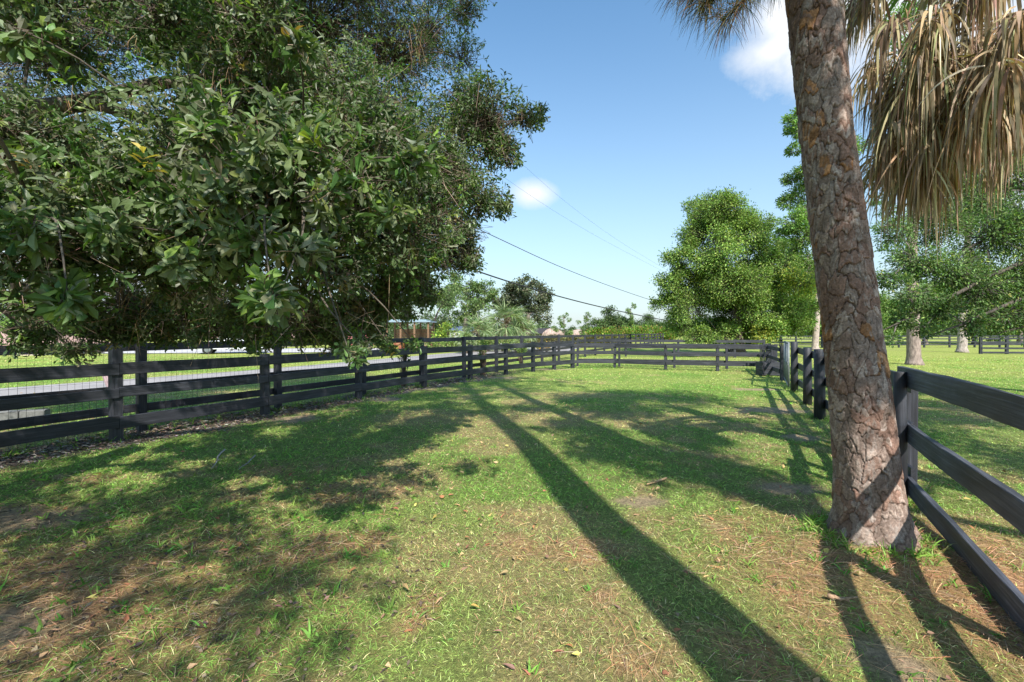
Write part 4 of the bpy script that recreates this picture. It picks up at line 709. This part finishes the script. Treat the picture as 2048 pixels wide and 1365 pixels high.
for a, b, r, D, lab in fans:
    root = empty('fan_palm', lab, 'palm', group='fan palms beyond the fence'); c = P(a, b, D); mb = MB(); tube(mb, [(c[0], D, 0), (c[0] + .05, D, c[2] * .6), (c[0], D, c[2])], [.22, .18, .16], 9, (.2, .16, .12)); mb.build('trunk', M['rbark'], root, True)
    fr = MB(); fp = MB(); R_ = r / F * D
    for _ in range(48):
        t_ = rng.random() * 6.28; e = rng.uniform(-.7, 1.3); o = np.array([math.cos(t_) * math.cos(e), math.sin(t_) * math.cos(e), math.sin(e)]); hub = c + o * R_ * .5
        frond(fr, fp, hub, o + (0, 0, -.1), 20, R_ * .62, .06, 1.0, [(.24, .31, .15), (.36, .42, .25), (.14, .2, .08)], [3, 3, 2], 1.8, c)
    fr.build('fronds', M['fol'], root); fp.build('stalks', M['fol'], root, True)
# far wood that reads as one mass
mb = MB()
for a in np.arange(-400, 2500, 17):
    D = rng.uniform(150, 200) if a > 1100 else rng.uniform(105, 160); h = rng.uniform(3.0, 6.5) * (.75 if 1080 < a < 1330 else 1.2); X0 = (a - 1024) / F * D; c = np.array([X0, D, h * .42]); r = np.array([h * .75, h * .6, h * .62])
    n = 1100; p, o = lump_pts(c, r, n, 9, .24, 1.); p[:, 2] = np.abs(p[:, 2]); leaves(mb, p, unit(rng.normal(size=(n, 3))), unit(o + rng.normal(0, .5, (n, 3)) + (0, 0, .6)), rng.uniform(.5, .9, n), .2, pick([(.09, .135, .06), (.12, .17, .08), (.07, .1, .05)], [1, 1, 1], n, .25) * math.exp(rng.normal(0, .15)))
tag(mb.build('treeline', M['fol']), 'distant hazy green wood closing the horizon', 'treeline', kind='stuff')

# ------------------------------------------------------------------ buildings and things far off
def mesh1(name, mat, root, fn, smooth=False): mb = MB(); fn(mb); return mb.build(name, M[mat], root, smooth)
def gable(mb, c, w_, d_, z0, z1, col, ov=.3, hip=0):
    x0, y0 = c; a, b = w_ / 2 + ov, d_ / 2 + ov; t = .12
    for dz in (0,):
        V = np.array([[x0 - a, y0 - b, z0], [x0 + a, y0 - b, z0], [x0 + a, y0 + b, z0], [x0 - a, y0 + b, z0], [x0 - a + hip, y0, z1], [x0 + a - hip, y0, z1]])
    Vb = V - (0, 0, t); mb.add(np.r_[V, Vb], [[0, 1, 5, 4], [2, 3, 4, 5], [7, 6, 10, 11], [9, 8, 11, 10], [0, 6, 7, 1], [2, 8, 9, 3], [1, 7, 8, 2], [3, 9, 6, 0]], [[1, 2, 5], [3, 0, 4], [8, 7, 11], [6, 9, 10]], col=col)
def house(name, label, c, w_, d_, zw, zr, wc, rc, cat, hip=0, wins=()):
    root = empty(name, label, cat); mesh1('wall', 'matte', root, lambda m: box(m, (c[0], c[1], zw / 2), (w_, d_, zw), wc)); mesh1('roof', 'matte', root, lambda m: gable(m, c, w_, d_, zw + .06, zr, rc, .35, hip))
    for wx in wins:
        f = mesh1('window', 'paint', root, lambda m: box(m, (c[0] + wx, c[1] - d_ / 2 - .01, zw * .55), (.8, .06, zw * .45), (.8, .8, .8))); mesh1('pane', 'glass', f, lambda m: box(m, (c[0] + wx, c[1] - d_ / 2 - .045, zw * .55), (.66, .02, zw * .36)))
    return root
house('low_building', 'low building with a pinkish hipped roof at the far left behind the fence', (-36.5, 34), 7.6, 5, .72, 1.62, (.5, .42, .38), (.42, .27, .22), 'building', 2.2, (-1.5, 1.2))
house('low_building', 'low pink roofed building glimpsed above the white car', (-28.5, 52), 8, 5, 1.0, 1.75, (.5, .42, .38), (.50, .32, .26), 'building', 2.0, (-1.5, 1.2))
house('cottage', 'small house with a blue grey roof between the yellow green shrub and the fan palms', (-11.6, 112), 7, 6, 1.9, 3.1, (.5, .5, .5), (.10, .13, .2), 'house', 1.5, (-1.5, 1.5))
house('shed', 'dark gabled shed left of the thatched roofs', (6.4, 112), 6.2, 5, 1.3, 2.6, (.06, .05, .045), (.05, .045, .05), 'shed', 0, (-1,))
for px_, wpx, top, lab in ((1106, 43, 657, 'larger rounded straw thatched hut left of the other one'), (1157, 39, 659.5, 'smaller rounded straw thatched hut to the right')):
    D = 100; cx_ = (px_ - 1024) / F * D; R_ = wpx / 2 / F * D; zt = CAMH + (HZ - top) / F * D; z0 = .55; root = empty('thatched_hut', lab, 'thatched hut', group='thatched huts')
    u = np.linspace(0, 1, 9); mb = MB(); tube(mb, np.c_[np.full(9, cx_), np.full(9, D), z0 + (zt - z0) * np.sin(u * 1.57)], np.maximum(R_ * np.cos(u * 1.52), .04), 24, (.46, .36, .31), cap=False)
    n = 2500; a = rng.random(n) * 6.28; q = rng.random(n); rr_ = R_ * np.cos(q * 1.5); p = np.c_[cx_ + rr_ * np.cos(a), D + rr_ * np.sin(a), z0 + (zt - z0) * np.sin(q * 1.57)]; strips(mb, p, np.c_[np.cos(a) * .8, np.sin(a) * .8, -q * .1 - .5], .5, .07, .6, pick([(.5, .38, .32), (.36, .27, .22)], [1, 1], n, .15), (1, .9, .5))
    mb.build('thatch_roof', M['matte'], root)
    for k in range(4): mesh1('post', 'rbark', root, lambda m: tube(m, [(cx_ + R_ * .75 * math.cos(k * 1.57 + .7), D + R_ * .75 * math.sin(k * 1.57 + .7), 0), (cx_ + R_ * .75 * math.cos(k * 1.57 + .7), D + R_ * .75 * math.sin(k * 1.57 + .7), .9)], .09, 8, (.2, .15, .1)))
# pavilion behind the left fence
root = empty('pavilion', 'brown timber pavilion with a thin blue grey roof behind the left fence', 'pavilion'); D = 43; x0, x1 = (782 - 1024) / F * D, (862 - 1024) / F * D; zr = CAMH + 21 / F * D
mesh1('roof', 'matte', root, lambda m: (box(m, ((x0 + x1) / 2, D, zr), (x1 - x0 + .5, 3.4, .12), (.25, .33, .38)), box(m, ((x0 + x1) / 2, D, zr + .12), (x1 - x0 - .4, 2.4, .12), (.25, .33, .38))))
for k, xx_ in enumerate(np.linspace(x0, x1, 4)):
    for yy_ in (D - 1.4, D + 1.4): mesh1('post', 'matte', root, lambda m: box(m, (xx_, yy_, zr / 2), (.15, .15, zr), (.2, .12, .07)))
mesh1('back_wall', 'matte', root, lambda m: [box(m, ((x0 + x1) / 2, D + 1.5, .12 + .17 * k), (x1 - x0, .05, .15), (.28 + .03 * (k % 3), .17, .1)) for k in range(11)])
mesh1('half_wall', 'matte', root, lambda m: [box(m, (x0 + 1.2, D - 1.5, .12 + .17 * k), (1.1, .05, .15), (.30, .11, .06)) for k in range(6)])
mesh1('counter', 'matte', root, lambda m: (box(m, (x1 - 1.0, D - .8, .95), (1.8, .6, .06), (.55, .45, .35)), box(m, (x1 - 1.0, D - .8, .46), (1.6, .45, .9), (.35, .24, .16))))
# bins and toys near the pavilion
def bin_(label, c, s, col, lid, name='storage_bin', cat='bin', group='bins beside the pavilion'):
    root = empty(name, label, cat, group=group); x, y = c; w_, h = s
    def body(m):
        V = []; 
        for f, z in ((.84, .0), (.92, h * .6), (1, h)): V += [[x - w_ / 2 * f, y - w_ / 2 * f, z], [x + w_ / 2 * f, y - w_ / 2 * f, z], [x + w_ / 2 * f, y + w_ / 2 * f, z], [x - w_ / 2 * f, y + w_ / 2 * f, z]]
        m.add(V, [[0, 3, 2, 1]] + [[k * 4 + j, k * 4 + (j + 1) % 4, k * 4 + 4 + (j + 1) % 4, k * 4 + 4 + j] for k in (0, 1) for j in range(4)], col=col)
    mesh1('body', 'paint', root, body); mesh1('lid', 'paint', root, lambda m: (box(m, (x, y, h + .025), (w_ * 1.08, w_ * 1.08, .05), lid), box(m, (x, y, h + .065), (w_ * .8, w_ * .8, .03), lid)))
    mesh1('handle', 'paint', root, lambda m: tube(m, [(x - w_ * .3, y - w_ * .56, h * .85), (x - w_ * .3, y - w_ * .62, h * .85), (x + w_ * .3, y - w_ * .62, h * .85), (x + w_ * .3, y - w_ * .56, h * .85)], .015, 6, lid)); return root
gpt = lambda a, D: ((a - 1024) / F * D, D)
bin_('yellow plastic bin in front of the pavilion', gpt(774, 41), (.45, .62), (.5, .4, .04), (.45, .36, .04)); bin_('low yellow tub right of the tall yellow bin', gpt(792, 40), (.4, .26), (.5, .42, .05), (.45, .4, .1))
bin_('orange and yellow bin nearest the crooked tree', gpt(812, 41.5), (.42, .6), (.45, .2, .05), (.5, .4, .05)); bin_('pale green bin between the yellow and the orange ones', gpt(800, 42.5), (.5, .58), (.4, .55, .3), (.55, .6, .62))
bin_('small blue bin on the grass across the road at the far left', gpt(105, 35), (.5, .35), (.02, .14, .5), (.02, .1, .4), group='bins across the road'); bin_('dark grey bin across the road behind the first left post', gpt(183, 34), (.75, .5), (.1, .12, .14), (.07, .08, .09), group='bins across the road')
# parked car
def car(label, loc, rz, col, L=4.5, W=1.8, H=1.45, tail=(.6, .02, .015)):
    root = empty('parked_car', label, 'car'); root.location = (*loc, 0); root.rotation_euler = (0, 0, rz)
    prof = np.array([(-2.2, .35), (-2.25, .62), (-2.15, .92), (-1.7, 1.0), (-1.15, 1.38), (-.2, 1.45), (.5, 1.38), (1.15, .98), (2.0, .82), (2.22, .62), (2.2, .35)]) * np.array([L / 4.5, H / 1.45])
    def body(m):
        V = []; n = len(prof)
        for yy, sc in ((-W / 2, .0), (-W / 2 + .12, 1), (W / 2 - .12, 1), (W / 2, 0)):
            for (a, z) in prof: V.append([a, yy + (0 if sc else (.14 if z > .98 else 0) * (1 if yy < 0 else -1)), z - (0 if sc else .04 if z > .5 else -.02)])
        Q = [[r * n + k, r * n + k + 1, (r + 1) * n + k + 1, (r + 1) * n + k] for r in range(3) for k in range(n - 1)]; Q += [[r * n + n - 1, r * n, (r + 1) * n, (r + 1) * n + n - 1] for r in range(3)]
        for r in (0, 3):
            Q += [[r * n, r * n + 1, r * n + 9, r * n + 10], [r * n + 1, r * n + 2, r * n + 8, r * n + 9], [r * n + 2, r * n + 3, r * n + 7, r * n + 8], [r * n + 3, r * n + 4, r * n + 6, r * n + 7]]
        m.add(V, Q, [[3 * n + 4, 3 * n + 5, 3 * n + 6], [4, 5, 6]], col=col)
    mesh1('body', 'paint', root, body)
    for s in (-1, 1):
        def win(m):
            y = s * (W / 2 - .128); 
            for (a, b, z0_, z1_) in ((-1.35, -.35, 1.0, 1.32), (-.28, .75, 1.0, 1.32)): m.add([[a, y - s * -.0, z0_], [b, y, z0_], [b - (.25 if b > 0 else 0), y - s * .06 + s * .06, z1_], [a + (.3 if a < -1 else 0), y, z1_], [a, y + s * .012, z0_], [b, y + s * .012, z0_], [b - (.25 if b > 0 else 0), y + s * .012, z1_], [a + (.3 if a < -1 else 0), y + s * .012, z1_]], QB)
        mesh1('window', 'glass', root, win)
        for a in (-1.35, 1.4):
            wv_ = mesh1('wheel', 'matte', root, lambda m: tube(m, [(a, s * (W / 2 - .17), .33), (a, s * (W / 2 + .02), .33)], .33, 20, (.02, .02, .02))); mesh1('rim', 'metal', wv_, lambda m: tube(m, [(a, s * (W / 2 + .021), .33), (a, s * (W / 2 + .035), .33)], .2, 14, (.8, .8, .8)))
        mesh1('tail_light', 'paint', root, lambda m: box(m, (-2.22, s * (W / 2 - .28), .78), (.08, .3, .2), tail)); mesh1('headlight', 'paint', root, lambda m: box(m, (2.17, s * (W / 2 - .3), .7), (.1, .34, .14), (.75, .78, .8)))
    return root
car('white car with red tail lights parked beyond the left fence, seen between the rails', ((455 - 1024) / F * 34, 34.5), math.radians(205), (.78, .8, .85))
car('red car parked farther along the road, glimpsed left of the pavilion', ((702 - 1024) / F * 44, 45), math.radians(190), (.5, .12, .12))
# white camper
root = empty('camper', 'small white camper vehicle with dark side windows above the far fence', 'camper'); D = 100; cx_ = (1303 - 1024) / F * D; s_ = 1.0
mesh1('body', 'paint', root, lambda m: (box(m, (cx_ + .1, D, 1.35), (2.3, 1.9, 1.0), (.85, .86, .86)), box(m, (cx_ - 1.35, D, 1.05), (.7, 1.8, .62), (.85, .86, .86)), gable(m, (cx_ + .1, D), 2.0, 1.5, 1.88, 2.1, (.85, .86, .86), .1, .4)))
mesh1('chassis', 'matte', root, lambda m: box(m, (cx_ - .2, D, .62), (3.0, 1.7, .35), (.1, .1, .1)))
for a, b in ((.0, .9), (.95, .3)): mesh1('window', 'glass', root, lambda m: box(m, (cx_ + a, D - .96, 1.42), (b, .03, .32)))
mesh1('windscreen', 'glass', root, lambda m: box(m, (cx_ - 1.12, D - .92, 1.45), (.2, .03, .3)))
for a in (-1.2, .7): mesh1('wheel', 'matte', root, lambda m: tube(m, [(cx_ + a, D - .98, .36), (cx_ + a, D - .75, .36)], .36, 16, (.02, .02, .02)))
# covered grill-like mound, plank stake, drain edge, horse
root = empty('covered_equipment', 'dark sheeted mound standing behind the far fence under the bright green tree', 'covered equipment'); c = P(1466, 678, 33); u = np.linspace(0, 1, 8)
mb = MB(); tube(mb, np.c_[np.full(8, c[0]), np.full(8, 33.), 1.3 * np.sin(u * 1.57)], .42 * np.cos(u * 1.5) ** .5 + .02, 14, (.035, .04, .045), cap=False); o_ = mb.build('cover', M['matte'], root, True)
mesh1('strap', 'paint', root, lambda m: tube(m, [(c[0] - .2, 32.36, .9), (c[0] + .1, 32.38, 1.1), (c[0] + .3, 32.5, 1.0)], .02, 6, (.4, .42, .45)))
root = empty('leaning_plank', 'short brown plank leaning out of the grass beyond the first left fence post', 'plank'); mb = MB(); board(mb, (-11.0, 12.5, -.05), (-11.28, 12.6, .42), .12, .04, up=(.9, .4, .2), col=(7, 4.4, 3.8)); mb.build('board', M['wood'], root)
root = empty('drain_block', 'grey concrete drain edge low in the grass, seen under the bottom left rail', 'concrete block')
mesh1('block', 'matte', root, lambda m: [board(m, (-8.75 + k * .34, 7.72 + k * .1, .14), (-8.43 + k * .34, 7.82 + k * .1, .14), .24, .16, .02, col=(.16, .16, .155)) for k in range(2)])
root = empty('horse', 'chestnut horse standing in the shade under the bright green tree', 'horse')
hb = bpy.data.meshes.new('body'); hx, hy, hs = P(1553, 668, 49)[0], 49., .92
HV = [(0, 0, 1.25), (.45, 0, 1.22), (.8, 0, 1.3), (-.45, 0, 1.27), (-.8, 0, 1.22), (-1.15, 0, .95), (-1.45, 0, .62), (-1.68, 0, .38), (-.5, .16, .85), (-.5, .17, .45), (-.5, .17, .04), (-.5, -.16, .85), (-.5, -.17, .45), (-.5, -.17, .04), (.78, .17, .9), (.92, .18, .5), (.82, .18, .04), (.78, -.17, .9), (.92, -.18, .5), (.82, -.18, .04), (1.0, 0, 1.1), (1.06, 0, .65)]
HE = [(0, 1), (1, 2), (0, 3), (3, 4), (4, 5), (5, 6), (6, 7), (3, 8), (8, 9), (9, 10), (3, 11), (11, 12), (12, 13), (2, 14), (14, 15), (15, 16), (2, 17), (17, 18), (18, 19), (2, 20), (20, 21)]
HR = [.32, .3, .27, .3, .22, .15, .12, .08, .11, .06, .06, .11, .06, .06, .15, .07, .06, .15, .07, .06, .05, .07]
hb.from_pydata([(a * hs, b * hs, c_ * hs) for a, b, c_ in HV], HE, []); ho = bpy.data.objects.new('body', hb); C.objects.link(ho); ho.parent = root; ho.location = (hx - .35, hy, 0)
sm = ho.modifiers.new('skin', 'SKIN'); ho.modifiers.new('sub', 'SUBSURF').render_levels = 2
for v_, r_ in zip(hb.skin_vertices[0].data, HR): v_.radius = (r_ * hs, r_ * hs)
hb.skin_vertices[0].data[0].use_root = True; hb.materials.append(plain('chestnut_coat', (.22, .055, .03), .6, .3, amp=.1)); ca_ = hb.color_attributes.new('Col', 'FLOAT_COLOR', 'POINT'); ca_.data.foreach_set('color', np.ones(len(HV) * 4, np.float32))
# overhead cables
for lab, pts, r in (('upper utility cable sagging down to the bright green tree', [(700, 330, 26), (860, 415, 30), (1000, 478, 36), (1100, 527, 43), (1200, 566, 52), (1300, 601, 64), (1400, 630, 80)], .028), ('thick lower utility cable sagging across the sky above the dark oak', [(700, 440, 26), (850, 505, 30), (980, 553, 35), (1100, 589, 42), (1200, 615, 50), (1320, 640, 62), (1400, 652, 75)], .055),
                    ('thin wire crossing the small round cloud', [(850, 240, 40), (1000, 350, 46), (1060, 391, 50), (1110, 424, 55), (1200, 478, 64), (1330, 545, 85)], .009), ('thin wire just above the small round cloud', [(900, 200, 40), (1035, 320, 46), (1090, 370, 50), (1130, 404, 55), (1230, 480, 64), (1350, 550, 85)], .008)):
    q = np.array([P(*a) for a in pts]); f = np.linspace(0, len(q) - 1, 40); qq = np.stack([np.interp(f, range(len(q)), q[:, k]) for k in range(3)], 1); 
    for _ in range(12): qq[1:-1] = (qq[:-2] + qq[1:-1] + qq[2:]) / 3
    mb = MB(); tube(mb, qq, r, 6); tag(mb.build('utility_cable', M['cable'], smooth=True), lab, 'cable', 'overhead cables')
scn.cycles.max_bounces = 6; scn.cycles.transparent_max_bounces = 4; scn.cycles.diffuse_bounces = 3; scn.cycles.use_adaptive_sampling = True
